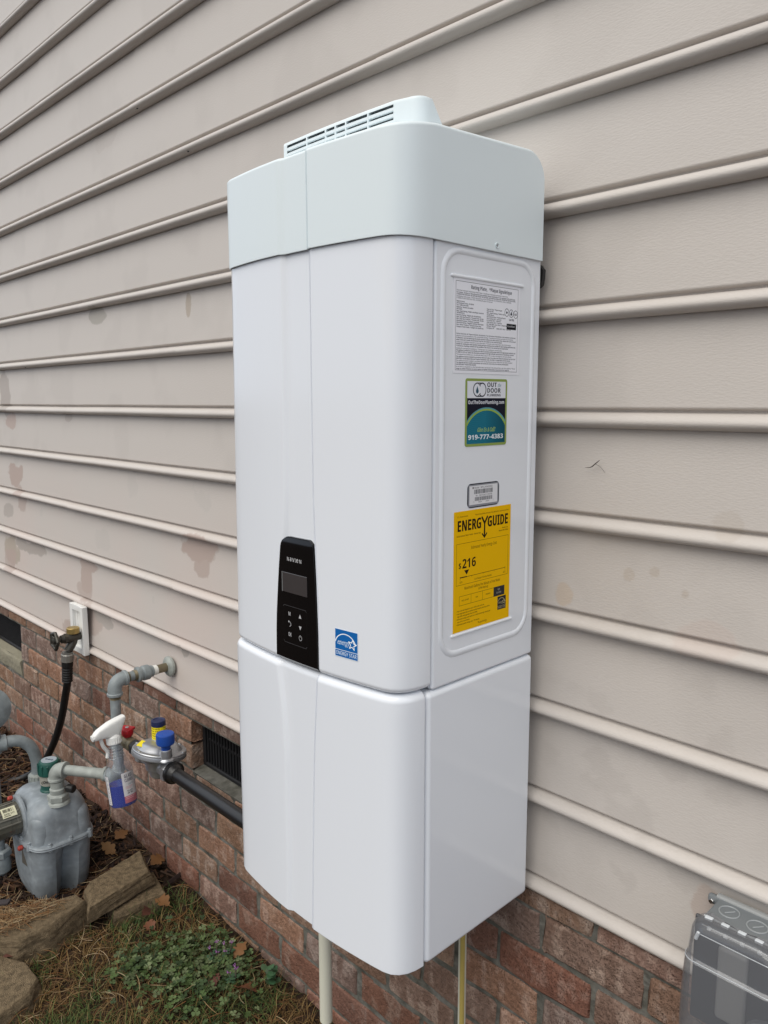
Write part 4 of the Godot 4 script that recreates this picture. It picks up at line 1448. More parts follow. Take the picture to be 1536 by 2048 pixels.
	d.lathe(D.scaled_local(Vector3(0.89, 1, 0.89)), [[0.038, -0.010], [0.062, -0.004], [0.0765, 0.001], [0.0785, 0.004], [0.0785, 0.010], [0.0780, 0.0125], [0.0770, 0.013], [0.0770, 0.0165], [0.0755, 0.0185], [0.064, 0.0195], [0.059, 0.023], [0.052, 0.030], [0.042, 0.0345], [0.025, 0.0365]], 40)
	var dcase := part("diaphragm_case", d, M.alu, g, 30)
	var bd := MB.new()
	bd.lathe(Transform3D(Basis(), Vector3(0, -0.036, 0)), [[0.018, 0], [0.024, 0.005], [0.028, 0.02], [0.036, 0.040]], 20)
	bd.lathe(Transform3D(Basis(), Vector3(0, 0, 0)), [[0.034, -0.01], [0.036, 0.004], [0.042, 0.018]], 20)
	bd.tube([Vector3(-0.075, 0, 0), Vector3(0.056, -0.0005, 0)], 0.0225, 18)
	hexnut(bd, Vector3(0.050, 0, 0), Vector3.RIGHT, 0.031, 0.022)
	hexnut(bd, Vector3(-0.088, 0, 0), Vector3.RIGHT, 0.029, 0.02)
	part("body", bd, M.alu, g, 30)
	var tw := MB.new()
	tw.lathe(Transform3D(Basis(), Vector3(-0.014, 0.046, -0.010)), [[0.030, 0], [0.025, 0.006], [0.0195, 0.010], [0.0180, 0.016]], 20)
	part("tower", tw, M.alu, g, 30)
	tw = MB.new()
	tw.lathe(Transform3D(Basis(), Vector3(0.058, 0.034, 0.010)), [[0.020, 0], [0.0160, 0.005], [0.0150, 0.024], [0.0135, 0.027]], 20)
	part("cap_boss", tw, M.alu, g, 30)
	var yc := MB.new()
	yc.lathe(Transform3D(Basis(), Vector3(-0.014, 0.056, -0.010)), [[0.0178, 0], [0.0178, 0.040], [0.0176, 0.041]], 22, true)
	var ink := Ink.new(256, 128, rgb(240, 220, 20))
	for q in 6: ink.text(["WARNING", "CAUTION GAS", "VENT LIMITER", "DO NOT REMOVE", "THIS CAP", "SEE MANUAL"][q], 20, 8 + q * 20, 216, 11, rgb(30, 30, 30), true)
	for tri in yc.v.size():
		var p0 := yc.v[tri]
		yc.u[tri] = Vector2(fposmod(atan2(p0.x + 0.014, p0.z + 0.010) / TAU + 0.25, 1.0) * 2.0, 1.0 - (p0.y - 0.056) / 0.04)
	var ym := paint(Color.WHITE, 0.5)
	ym.albedo_texture = ink.tex()
	var ysl := part("yellow_sleeve", yc, ym, g, 30)
	var nc := MB.new()
	nc.lathe(Transform3D(Basis(), Vector3(-0.014, 0.0965, -0.010)), [[0.0186, 0], [0.0186, 0.0125], [0.0175, 0.0145], [0.013, 0.0150], [0.012, 0.0135], [0.001, 0.0135]], 24)
	part("sleeve_cap", nc, M.navy, ysl, 30)
	var bc := MB.new()
	bc.lathe(Transform3D(Basis(), Vector3(0.058, 0.058, 0.010)), [[0.0120, 0], [0.0125, 0.010], [0.0140, 0.014], [0.0220, 0.018], [0.0230, 0.021], [0.0230, 0.041], [0.0218, 0.0445], [0.018, 0.046], [0.001, 0.0465]], 28)
	part("blue_cap", bc, M.blue, g, 35)
	var tg := MB.new()
	tg.rbox(D * Transform3D(Basis(Vector3.UP, 0.5) * Basis(Vector3.RIGHT, 0.35), Vector3(-0.008, 0.0300, 0.040)), Vector3(0.034, 0.0012, 0.024), 0.0003, 1)
	var ytag := part("yellow_tag", tg, M.yellow, g)
	var tl := MB.new()
	for q in 3: tl.rbox(D * Transform3D(Basis(Vector3.UP, 0.5) * Basis(Vector3.RIGHT, 0.35), Vector3(-0.008, 0.0308, 0.040)) * Transform3D(Basis(), Vector3(-0.001 + 0.002 * q, 0, -0.005 + 0.0045 * q)), Vector3(0.014, 0.0004, 0.0016), 0.0001, 1)
	part("tag_print", tl, M.black_matt, ytag)
	for q in 6:
		var a := TAU * q / 6 + 0.4
		bolt(dcase, D * Vector3(0.063 * cos(a), 0.0175, 0.063 * sin(a)), D.basis.y, 0.0042, M.chrome)
	# black steel pipe on to the heater
	var k := thing("black_gas_pipe", "black steel gas pipe running along the bricks from regulator to water heater", "gas pipe")
	var kp := MB.new()
	kp.tube([Vector3(rx + 0.066, 0.538, zr), Vector3(-1.13, 0.5375, zr), Vector3(-1.10, 0.545, zr), Vector3(-1.092, 0.575, zr), Vector3(-1.09, 0.66, zr)], 0.0172, 18)
	part("pipe", kp, M.blackpipe, k)
	var kn := MB.new()
	kn.lathe(along(Vector3.RIGHT, Vector3(rx + 0.069, 0.538, zr)), [[0.018, 0], [0.0285, 0.001], [0.0285, 0.010], [0.024, 0.012], [0.0205, 0.024], [0.0175, 0.027]], 20)
	part("collar", kn, M.blackpipe, k, 30)

func lobes(w: float, d: float, notch: float, n := 44) -> Array:       # outline of the two meter chambers seen from above
	var o := []
	for i in n:
		var a := TAU * i / n
		var c := cos(a); var s := sin(a)
		var e := 0.5
		var x := 1.05 * w * signf(c) * pow(absf(c), e); var z := 1.05 * d * signf(s) * pow(absf(s), e)
		var k := 1.0 - notch * exp(-pow(z / (d * 0.15), 2))
		o.append(Vector2(x * k, z))
	return o

func build_meter() -> void:
	var c := Vector3(-2.330, 0.020, 0.257)
	# heights below are above the ground under the meter
	var t := thing("gas_meter", "grey painted gas meter with two rounded lower chambers standing on straw", "gas meter", c)
	var ring := func(w: float, d: float, notch: float, y: float, dx := 0.0, dz := 0.0) -> PackedVector3Array:
		var r := PackedVector3Array()
		for p in lobes(w, d, notch): r.append(Vector3(p.x + dx, y, -p.y + dz))
		return r
	var lo := MB.new()
	var rs := []
	for q in [[0.050, 0.046, 0.55, -0.056], [0.070, 0.060, 0.52, -0.048], [0.088, 0.072, 0.48, -0.030], [0.102, 0.080, 0.42, 0.002], [0.110, 0.0840, 0.36, 0.048], [0.115, 0.0855, 0.31, 0.10], [0.118, 0.087, 0.22, 0.135], [0.119, 0.088, 0.05, 0.148], [0.120, 0.088, 0.0, 0.153]]:
		rs.append(ring.call(q[0], q[1], q[2], q[3]))
	lo.loft(rs)
	var lcase := part("lower_case", lo, M.meter, t, 50)
	var up := MB.new()
	rs = []
	for q in [[0.120, 0.088, 0.0, 0.163], [0.117, 0.085, 0.03, 0.170], [0.113, 0.0825, 0.05, 0.195], [0.111, 0.081, 0.04, 0.225], [0.108, 0.078, 0.02, 0.247], [0.101, 0.071, 0.0, 0.263], [0.088, 0.058, 0.0, 0.274], [0.066, 0.040, 0.0, 0.279], [0.030, 0.018, 0.0, 0.280]]:
		rs.append(ring.call(q[0], q[1], q[2], q[3]))
	up.loft(rs)
	var ucase := part("upper_case", up, M.meter, t, 50)
	var fl := MB.new()
	rs = []
	for q in [[0.119, 0.087, 0.1505], [0.125, 0.0925, 0.151], [0.127, 0.0945, 0.1545], [0.1255, 0.093, 0.1575], [0.127, 0.0945, 0.1605], [0.125, 0.0925, 0.164], [0.118, 0.086, 0.1655]]: rs.append(ring.call(q[0], q[1], 0.0, q[2]))
	fl.loft(rs)
	var flg := part("flange", fl, M.meter, t, 35)
	# corner housings over the chambers' valves
	for q in [[0.082, 0.054], [0.088, -0.052]]:
		var ch := MB.new()
		ch.lathe(Transform3D(Basis(), Vector3(q[0], 0.160, q[1])), [[0.034, 0], [0.033, 0.02], [0.030, 0.06], [0.027, 0.076], [0.018, 0.086], [0.006, 0.090]], 20)
		part("corner_housing", ch, M.meter, ucase, 60)
	for q in [[0.1215, 0.048], [0.124, -0.012], [0.1215, -0.070], [0.075, 0.0905], [0.02, 0.092], [-0.04, 0.092]]:
		var bs := MB.new()
		bs.lathe(Transform3D(Basis(), Vector3(q[0], 0.1455, q[1])), [[0.006, 0], [0.0085, 0.003], [0.0085, 0.018], [0.007, 0.021], [0.0055, 0.0215], [0.0055, 0.026], [0.0045, 0.027]], 10)
		part("bolt", bs, M.meter, flg, 30)
	# badge on the front of the lower case
	var bg := MB.new()
	bg.rbox(Transform3D(Basis(Vector3.RIGHT, -0.02) * Basis(Vector3.UP, 0.10), Vector3(0.035, 0.112, 0.0880)), Vector3(0.052, 0.062, 0.002), 0.0006, 1)
	part("badge", bg, paint(lin(0.10, 0.09, 0.075), 0.5), lcase)
	# outlet connection
	var on := MB.new()
	on.lathe(Transform3D(Basis(), Vector3(0.083, 0.268, 0.002)), [[0.034, 0], [0.032, 0.006], [0.026, 0.010]], 18)
	hexnut(on, Vector3(0.083, 0.277, 0.002), Vector3.UP, 0.0305, 0.020)
	on.lathe(Transform3D(Basis(), Vector3(0.083, 0.296, 0.002)), [[0.026, 0], [0.0215, 0.004], [0.0225, 0.018], [0.0195, 0.022], [0.0195, 0.04]], 18)
	part("outlet_union", on, M.old, t, 30)
	var lk := MB.new()
	lk.lathe(along(Vector3(1, 0, -0.5), Vector3(0.105, 0.318, -0.014)), [[0.006, 0], [0.006, 0.006], [0.012, 0.008], [0.012, 0.028], [0.010, 0.030]], 12)
	part("test_plug", lk, M.rubber, t, 30)
	# green capped device between the two connections
	var gx := Vector3(0.006, 0.275, -0.006)
	var db := MB.new()
	db.lathe(Transform3D(Basis(), gx), [[0.030, 0], [0.030, 0.008], [0.0275, 0.012], [0.0275, 0.026]], 22)
	part("green_base", db, M.green, t, 30)
	var dm := MB.new()
	dm.lathe(Transform3D(Basis(), gx), [[0.0285, 0.026], [0.0290, 0.028], [0.0290, 0.055], [0.0285, 0.057]], 22)
	var gband := part("grey_band", dm, M.grey_body, t, 30)
	var tm := TextMesh.new()
	var tf := SystemFont.new()
	tf.font_names = PackedStringArray(["Droid Sans"]); tf.font_weight = 700
	tm.font = tf; tm.text = "(Omni)"; tm.font_size = 20; tm.pixel_size = 0.0006; tm.depth = 0.0008
	var tmi := part("lettering", tm, M.black_matt, gband)
	tmi.position = gx + Vector3(0.0255, 0.041, 0.0145); tmi.rotation = Vector3(0, 1.05, 0)
	var dc := MB.new()
	dc.lathe(Transform3D(Basis(), gx), [[0.0325, 0.057], [0.0335, 0.060], [0.0325, 0.075], [0.0305, 0.092], [0.0275, 0.097], [0.024, 0.0985]], 24)
	for q in 12:
		var a := TAU * q / 12
		dc.rbox(Transform3D(Basis(Vector3.UP, -a), gx + Vector3(0.0328 * cos(a), 0.076, 0.0328 * sin(a))), Vector3(0.003, 0.030, 0.005), 0.001, 1)
	var gcap := part("green_cap", dc, M.green, t, 30)
	var di := MB.new()
	di.lathe(Transform3D(Basis(), gx), [[0.0225, 0.0984], [0.0225, 0.0996], [0.001, 0.0996]], 24)
	part("dial", di, paint(rgb(150, 160, 168), 0.5), gcap, 30)
	var dk := MB.new()
	for q in 3: dk.lathe(Transform3D(Basis(), gx + Vector3(-0.008 + 0.009 * q, 0.0996, 0.004 - 0.005 * q)), [[0.0032, 0], [0.0032, 0.0005]], 10)
	dk.rbox(Transform3D(Basis(Vector3.UP, 0.5), gx + Vector3(0, 0.0999, 0)), Vector3(0.026, 0.0006, 0.0022), 0.0001, 1)
	part("dial_marks", dk, paint(rgb(56, 66, 84), 0.5), gcap, 30)
	# index: clear ribbed dial case standing out from the meter's front, red seals
	var ic := Vector3(-0.012, 0.218, 0.080)
	var pl := MB.new()
	pl.lathe(along(Vector3.BACK, ic), [[0.066, 0], [0.066, 0.006], [0.060, 0.010], [0.058, 0.0105]], 28)
	part("index_plate", pl, M.meter, t, 30)
	var ib := MB.new()
	ib.lathe(along(Vector3.BACK, ic + Vector3(0, 0, 0.010)), [[0.050, 0], [0.050, 0.012], [0.0485, 0.014], [0.0485, 0.030], [0.050, 0.032], [0.050, 0.080], [0.046, 0.088]], 14)
	var icase := part("index_case", ib, paint(lin(0.10, 0.098, 0.08), 0.18), t, 20)
	for q in 9:
		var a := PI * 0.05 + PI * 0.9 * q / 8.0
		var rb := MB.new()
		rb.rbox(Transform3D(Basis(Vector3(0, 0, 1), a), ic + Vector3(0.0505 * cos(a), 0.0505 * sin(a), 0.050)), Vector3(0.003, 0.005, 0.07), 0.001, 1)
		part("rib", rb, paint(lin(0.16, 0.155, 0.13), 0.25), icase)
	var lb := Ink.new(128, 96, rgb(206, 204, 176))
	bars(lb, 14, 14, 100, 34, 3, rgb(60, 58, 46)); lb.text("0436 217", 16, 58, 96, 16, rgb(60, 58, 46), true); lb.rect(14, 80, 60, 6, rgb(60, 58, 46))
	var lm := paint(Color.WHITE, 0.4)
	lm.albedo_texture = lb.tex()
	var lq := MB.new()
	for i in 5:
		var a0 := 0.62 + 0.62 * i / 5.0; var a1 := 0.62 + 0.62 * (i + 1) / 5.0
		var q := []
		for w in [[a0, 0.062], [a0, 0.022], [a1, 0.022], [a1, 0.062]]: q.append(ic + Vector3(0.0522 * cos(w[0]), 0.0522 * sin(w[0]), w[1]))
		lq.quad(q[0], q[1], q[2], q[3], Vector2(0, 1 - i / 5.0), Vector2(1, 1 - i / 5.0), Vector2(1, 1 - (i + 1) / 5.0), Vector2(0, 1 - (i + 1) / 5.0))
	part("index_label", lq, lm, icase)
	for q in [[Vector3(0.046, 0.150, 0.098), 0.0075], [Vector3(-0.02, 0.280, 0.096), 0.007]]:
		var s := MB.new()
		s.lathe(along(Vector3.BACK, q[0]), [[q[1] * 0.6, 0], [q[1], 0.003], [q[1], 0.012], [q[1] * 0.6, 0.015]], 12)
		part("seal", s, paint(lin(0.36, 0.045, 0.03), 0.5), t, 40)
	var orr := MB.new()
	orr.lathe(along(Vector3.BACK, ic + Vector3(0, 0, 0.086)), [[0.051, 0], [0.053, 0.003], [0.053, 0.012], [0.048, 0.016], [0.001, 0.016]], 24)
	part("index_bezel", orr, paint(lin(0.45, 0.12, 0.03), 0.4), icase, 30)

	# service side: union on the inlet, bend out to the riser with its regulator
	var s := thing("gas_service_riser", "grey gas riser with bent pipe and domed regulator at the left edge, behind the meter", "gas pipe")
	var inlet := Vector3(-2.432, 0.0, 0.250)
	var nu := MB.new()
	nu.lathe(Transform3D(Basis(), Vector3(inlet.x, 0.275, inlet.z)), [[0.022, 0], [0.026, 0.004], [0.026, 0.034], [0.022, 0.038], [0.018, 0.040]], 20)
	for q in 16:
		var a := TAU * q / 16
		nu.rbox(Transform3D(Basis(Vector3.UP, -a), Vector3(inlet.x + 0.0262 * cos(a), 0.296, inlet.z + 0.0262 * sin(a))), Vector3(0.003, 0.026, 0.005), 0.001, 1)
	part("ribbed_nut", nu, M.old, s, 30)
	var bp := MB.new()
	var path := curve([Vector3(inlet.x, 0.305, inlet.z), Vector3(inlet.x + 0.002, 0.352, inlet.z), Vector3(inlet.x + 0.002, 0.402, 0.264), Vector3(inlet.x - 0.002, 0.430, 0.292), Vector3(inlet.x - 0.008, 0.438, 0.325), Vector3(inlet.x - 0.014, 0.436, 0.352)], 6)
	bp.tube(path, 0.0178, 18)
	part("bent_pipe", bp, M.pipe, s, 60)
	var hb := MB.new()
	hb.lathe(along(Vector3(-0.02, 0, 0.1), Vector3(inlet.x - 0.010, 0.437, 0.330)), [[0.019, 0], [0.0245, 0.002], [0.0245, 0.022], [0.022, 0.024], [0.022, 0.06]], 20)
	hb.lathe(Transform3D(Basis(), Vector3(-2.450, 0.405, 0.372)), [[0.022, 0], [0.028, 0.006], [0.028, 0.062], [0.021, 0.074], [0.019, 0.09]], 20)
	part("riser_tee", hb, M.pipe, s, 30)
	var rg := MB.new()
	rg.lathe(along(Vector3(1, 0.12, 0.35), Vector3(-2.470, 0.545, 0.370)), [[0.026, -0.03], [0.030, -0.008], [0.064, -0.004], [0.067, 0.0], [0.067, 0.006], [0.063, 0.009], [0.054, 0.017], [0.040, 0.024], [0.018, 0.028]], 30)
	part("regulator_dome", rg, M.pipe, s, 35)
	var rt := MB.new()
	rt.tube([Vector3(-2.458, 0.60, 0.371), Vector3(-2.458, 0.632, 0.371)], 0.014, 12)
	rt.tube([Vector3(-2.458, 0.626, 0.371), Vector3(-2.44, 0.634, 0.371)], 0.010, 10)
	part("regulator_neck", rt, M.old, s)
	var ri := MB.new()
	ri.tube([Vector3(-2.450, 0.41, 0.372), Vector3(-2.4495, -0.03, 0.372)], 0.0165, 16)
	part("riser", ri, M.pipe, s)
	var ru := MB.new()
	hexnut(ru, Vector3(-2.4495, 0.075, 0.372), Vector3.UP, 0.034, 0.024)
	ru.lathe(Transform3D(Basis(), Vector3(-2.4495, 0.020, 0.372)), [[0.021, 0], [0.030, 0.010], [0.031, 0.035], [0.027, 0.055]], 18)
	part("riser_union", ru, M.pipe, s, 30)

func build_bottle() -> void:
	# frame of the bottle: hangs a little askew
	var foot := Vector3(-1.915, 0.392, 0.207)
	var top := Vector3(-1.950, 0.560, 0.211)
	var xf := along(top - foot, foot).scaled_local(Vector3(1.02, 1.0, 1.02))
	var t := thing("spray_bottle", "clear spray bottle with blue liquid and white trigger head hung on the gas pipe", "spray bottle")
	var outer := [[0.026, 0.0], [0.033, 0.002], [0.0358, 0.008], [0.0358, 0.085], [0.0352, 0.096], [0.031, 0.108], [0.0245, 0.122], [0.0195, 0.140], [0.0165, 0.155], [0.0148, 0.165], [0.0148, 0.172]]
	var m := MB.new()
	m.lathe(xf, outer, 32, false)
	for q in 5: m.lathe(xf, [[0.0215 - 0.0011 * q, 0.128 + 0.0075 * q], [0.0228 - 0.0011 * q, 0.130 + 0.0075 * q], [0.0215 - 0.0011 * q, 0.132 + 0.0075 * q]], 26, false)
	var pm := paint(Color(0.66, 0.70, 0.74, 0.09), 0.15)
	pm.transparency = BaseMaterial3D.TRANSPARENCY_ALPHA
	var bot := part("bottle", m, pm, t, 40)
	var lq := MB.new()
	lq.lathe(xf, [[0.025, 0.0015], [0.032, 0.003], [0.0346, 0.009], [0.0346, 0.060]], 32)
	var bm := paint(lin(0.004, 0.018, 0.26), 0.15)
	part("blue_liquid", lq, bm, t, 30)
	# two labels wrapped round it
	for k in 2:
		var a0: float = [0.36, -1.42][k]; var a1: float = [1.42, -0.66][k]; var y0: float = [0.012, 0.012][k]; var y1: float = [0.092, 0.088][k]
		var ink := Ink.new(256, 300, rgb(206, 204, 206))
		if k == 0:
			ink.text("GLASS", 40, 20, 176, 34, rgb(70, 70, 84), true); ink.text("CLEANER", 40, 64, 176, 30, rgb(60, 60, 76), true); ink.text("streak free", 90, 110, 120, 18, rgb(120, 136, 140))
			for q in 3: ink.rect(40, 140 + q * 10, 150 - q * 20, 3, rgb(190, 120, 124))
			ink.text("32 OZ", 60, 178, 110, 34, rgb(36, 36, 44), true)
			ink.rect(0, 232, 256, 68, rgb(176, 104, 116)); ink.rect(20, 240, 190, 6, rgb(222, 170, 174)); ink.rect(20, 256, 160, 5, rgb(222, 170, 174))
		else:
			for q in 20: ink.rect(24, 16 + q * 14, 150 + 60 * absf(sin(q * 2.1)), 5, rgb(120, 122, 132))
		var lb := MB.new()
		for i in 8:
			var b0 := lerpf(a0, a1, i / 8.0); var b1 := lerpf(a0, a1, (i + 1) / 8.0)
			var q := []
			for w in [[b0, y0], [b1, y0], [b1, y1], [b0, y1]]: q.append(xf * (Basis(Vector3.UP, BOTTLE_TURN) * Vector3(0.0364 * sin(w[0]), w[1], 0.0364 * cos(w[0]))))
			lb.quad(q[0], q[1], q[2], q[3], Vector2(i / 8.0, 1), Vector2((i + 1) / 8.0, 1), Vector2((i + 1) / 8.0, 0), Vector2(i / 8.0, 0))
		var lm := paint(Color.WHITE, 0.4)
		lm.albedo_texture = ink.tex()
		part("label", lb, lm, bot, 40)
	var col := MB.new()
	col.lathe(xf, [[0.0165, 0.166], [0.0185, 0.168], [0.0185, 0.186], [0.016, 0.190], [0.0135, 0.196]], 22)
	for q in 20:
		var a := TAU * q / 20
		col.rbox(xf * Transform3D(Basis(Vector3.UP, -a), Vector3(0.0186 * cos(a), 0.177, 0.0186 * sin(a))), Vector3(0.0016, 0.016, 0.0026), 0.0006, 1)
	part("collar", col, M.white, t, 30)
	# trigger head: its beak points out from the wall
	var hx := Transform3D(Basis(Vector3(0, 0, 1), Vector3(0, 1, 0), Vector3(-1, 0, 0)), xf * Vector3(0, 0.186, 0))
	hx = hx * Transform3D(Basis(Vector3(0, 0, 1), -0.17), Vector3.ZERO)
	var hd := MB.new()
	var rings := []
	# side outline of the head: along, low, high, half width
	for q in [[-0.040, 0.036, 0.047, 0.010], [-0.034, 0.028, 0.048, 0.0115], [-0.022, 0.008, 0.048, 0.013], [-0.010, -0.004, 0.0475, 0.0138], [0.006, -0.004, 0.046, 0.0138], [0.018, 0.006, 0.043, 0.013], [0.036, 0.011, 0.038, 0.012], [0.044, 0.011, 0.034, 0.0115], [0.050, 0.013, 0.029, 0.0105]]:
		var r := PackedVector3Array()
		var mid: float = (q[1] + q[2]) / 2; var hh: float = (q[2] - q[1]) / 2
		for i in 16:
			var a := -TAU * i / 16
			r.append(hx * Vector3(q[0], mid + hh * signf(sin(a)) * pow(absf(sin(a)), 0.55), q[3] * signf(cos(a)) * pow(absf(cos(a)), 0.55)))
		rings.append(r)
	hd.loft(rings)
	part("trigger_head", hd, M.white, t, 45)
	var tr := MB.new()
	tr.tube(curve([hx * Vector3(0.034, 0.012, 0), hx * Vector3(0.032, -0.012, 0), hx * Vector3(0.024, -0.034, 0), hx * Vector3(0.028, -0.05, 0)], 5), 0.0052, 10)
	part("trigger", tr, M.white, t, 60)
	var nz := MB.new()
	nz.lathe(along(hx.basis.x, hx * Vector3(0.047, 0.021, 0)), [[0.009, 0], [0.0095, 0.002], [0.0095, 0.009], [0.007, 0.010]], 8)
	part("nozzle", nz, M.white, t, 20)

const BOTTLE_TURN := 4.05

func build_hose() -> void:
	# mounting block on the siding
	var k := thing("siding_mount_block", "white plastic mounting block on the siding behind the hose tap", "mount block", Vector3(-2.634, 0.688, 0.008))
	var w := 0.106; var h := 0.172
	var m := MB.new()
	for s in [-1, 1]:
		m.rbox(Transform3D(Basis(), Vector3(s * (w / 2 - 0.011), 0, 0)), Vector3(0.022, h, 0.020), 0.003, 2)
		m.rbox(Transform3D(Basis(), Vector3(0, s * (h / 2 - 0.011), -0.001)), Vector3(w - 0.03, 0.022, 0.018), 0.003, 2)
	part("frame", m, M.white, k)
	var f := MB.new()
	f.bx(Vector3(0, 0, -0.008), Vector3(w - 0.04, h - 0.04, 0.012), 0.001)
	for q in 2: f.bx(Vector3(-0.012 + 0.026 * q, 0.03, -0.001), Vector3(0.003, 0.08, 0.004), 0.001)
	part("recess_plate", f, M.white, k)
	# tap
	var t := thing("hose_tap", "weathered dark brass garden hose tap on the white mounting block", "tap")
	var c := Vector3(-2.605, 0.672, 0.0)
	var b := MB.new()
	b.tube([c + Vector3(0, 0, 0.0), c + Vector3(0, 0, 0.030), c + Vector3(0, 0, 0.055), c + Vector3(0, 0, 0.066), c + Vector3(0, 0, 0.085)], [0.013, 0.014, 0.019, 0.016, 0.0135], 14)
	b.tube(curve([c + Vector3(0, 0, 0.040), c + Vector3(0, -0.022, 0.048), c + Vector3(0, -0.045, 0.064)], 5), 0.0145, 14)
	b.lathe(along(Vector3.BACK, c + Vector3(0, 0, 0.060)), [[0.014, 0], [0.0175, 0.002], [0.0175, 0.014], [0.012, 0.016]], 6)
	part("tap_body", b, M.bronze, t, 50)
	var br := MB.new()
	br.lathe(Transform3D(Basis(), c + Vector3(0, 0.012, 0.042)), [[0.014, 0], [0.0215, 0.003], [0.0215, 0.020], [0.019, 0.022], [0.001, 0.023]], 16)
	part("vacuum_breaker_cap", br, M.brass, t, 30)
	var hd := MB.new()
	var hc := c + Vector3(0, 0.0, 0.100)
	var loop := []
	for i in 21:
		var a := TAU * i / 20
		var r := 0.026 + 0.0035 * cos(a * 5)
		loop.append(hc + Vector3(r * cos(a), r * sin(a), 0.006))
	hd.tube(loop, 0.0062, 8)
	for i in 3:
		var a := TAU * i / 3 + 0.4
		hd.tube([hc + Vector3(0, 0, 0.0), hc + Vector3(0.025 * cos(a), 0.025 * sin(a), 0.006)], 0.0055, 8)
	hd.lathe(along(Vector3.BACK, hc + Vector3(0, 0, -0.024)), [[0.007, 0], [0.007, 0.026], [0.011, 0.028], [0.010, 0.036], [0.004, 0.038]], 12)
	part("round_handle", hd, M.bronze, t, 50)
	# hose with its fittings
	var hs := thing("garden_hose", "black garden hose hanging from the tap and coiling on the mulch", "hose")
	var e := c + Vector3(0.0, -0.050, 0.066)
	var nut := MB.new()
	var dn := Vector3(-0.10, -1, 0.02)
	nut.lathe(along(-dn, e + dn.normalized() * 0.032), [[0.018, 0], [0.0205, 0.002], [0.0205, 0.026], [0.0185, 0.029], [0.0185, 0.034]], 12)
	part("coupling", nut, paint(lin(0.34, 0.33, 0.30), 0.4, 0.6), hs, 25)
	var sl := MB.new()
	var d1 := dn.normalized()
	var prof := []
	for i in 13: prof.append([0.0172 + (0.0012 if i % 2 == 0 else -0.0004), 0.0045 * i])
	sl.lathe(along(d1, e + d1 * 0.030), [[0.016, 0], [0.019, 0.002], [0.0185, 0.020]] , 16)
	sl.lathe(along(d1, e + d1 * 0.050), prof, 16)
	part("strain_relief", sl, M.rubber, hs, 20)
	var hose := MB.new()
	var pts := [e + d1 * 0.06, e + d1 * 0.11, Vector3(-2.655, 0.455, 0.062), Vector3(-2.715, 0.345, 0.060), Vector3(-2.800, 0.225, 0.062), Vector3(-2.90, 0.115, 0.072), Vector3(-2.985, 0.048, 0.10), Vector3(-3.02, 0.030, 0.155), Vector3(-2.97, 0.026, 0.215), Vector3(-2.85, 0.024, 0.24), Vector3(-2.72, 0.024, 0.205), Vector3(-2.66, 0.024, 0.14), Vector3(-2.70, 0.026, 0.07)]
	hose.tube(curve(pts, 7), 0.0128, 12)
	part("hose", hose, M.rubber, hs, 60)

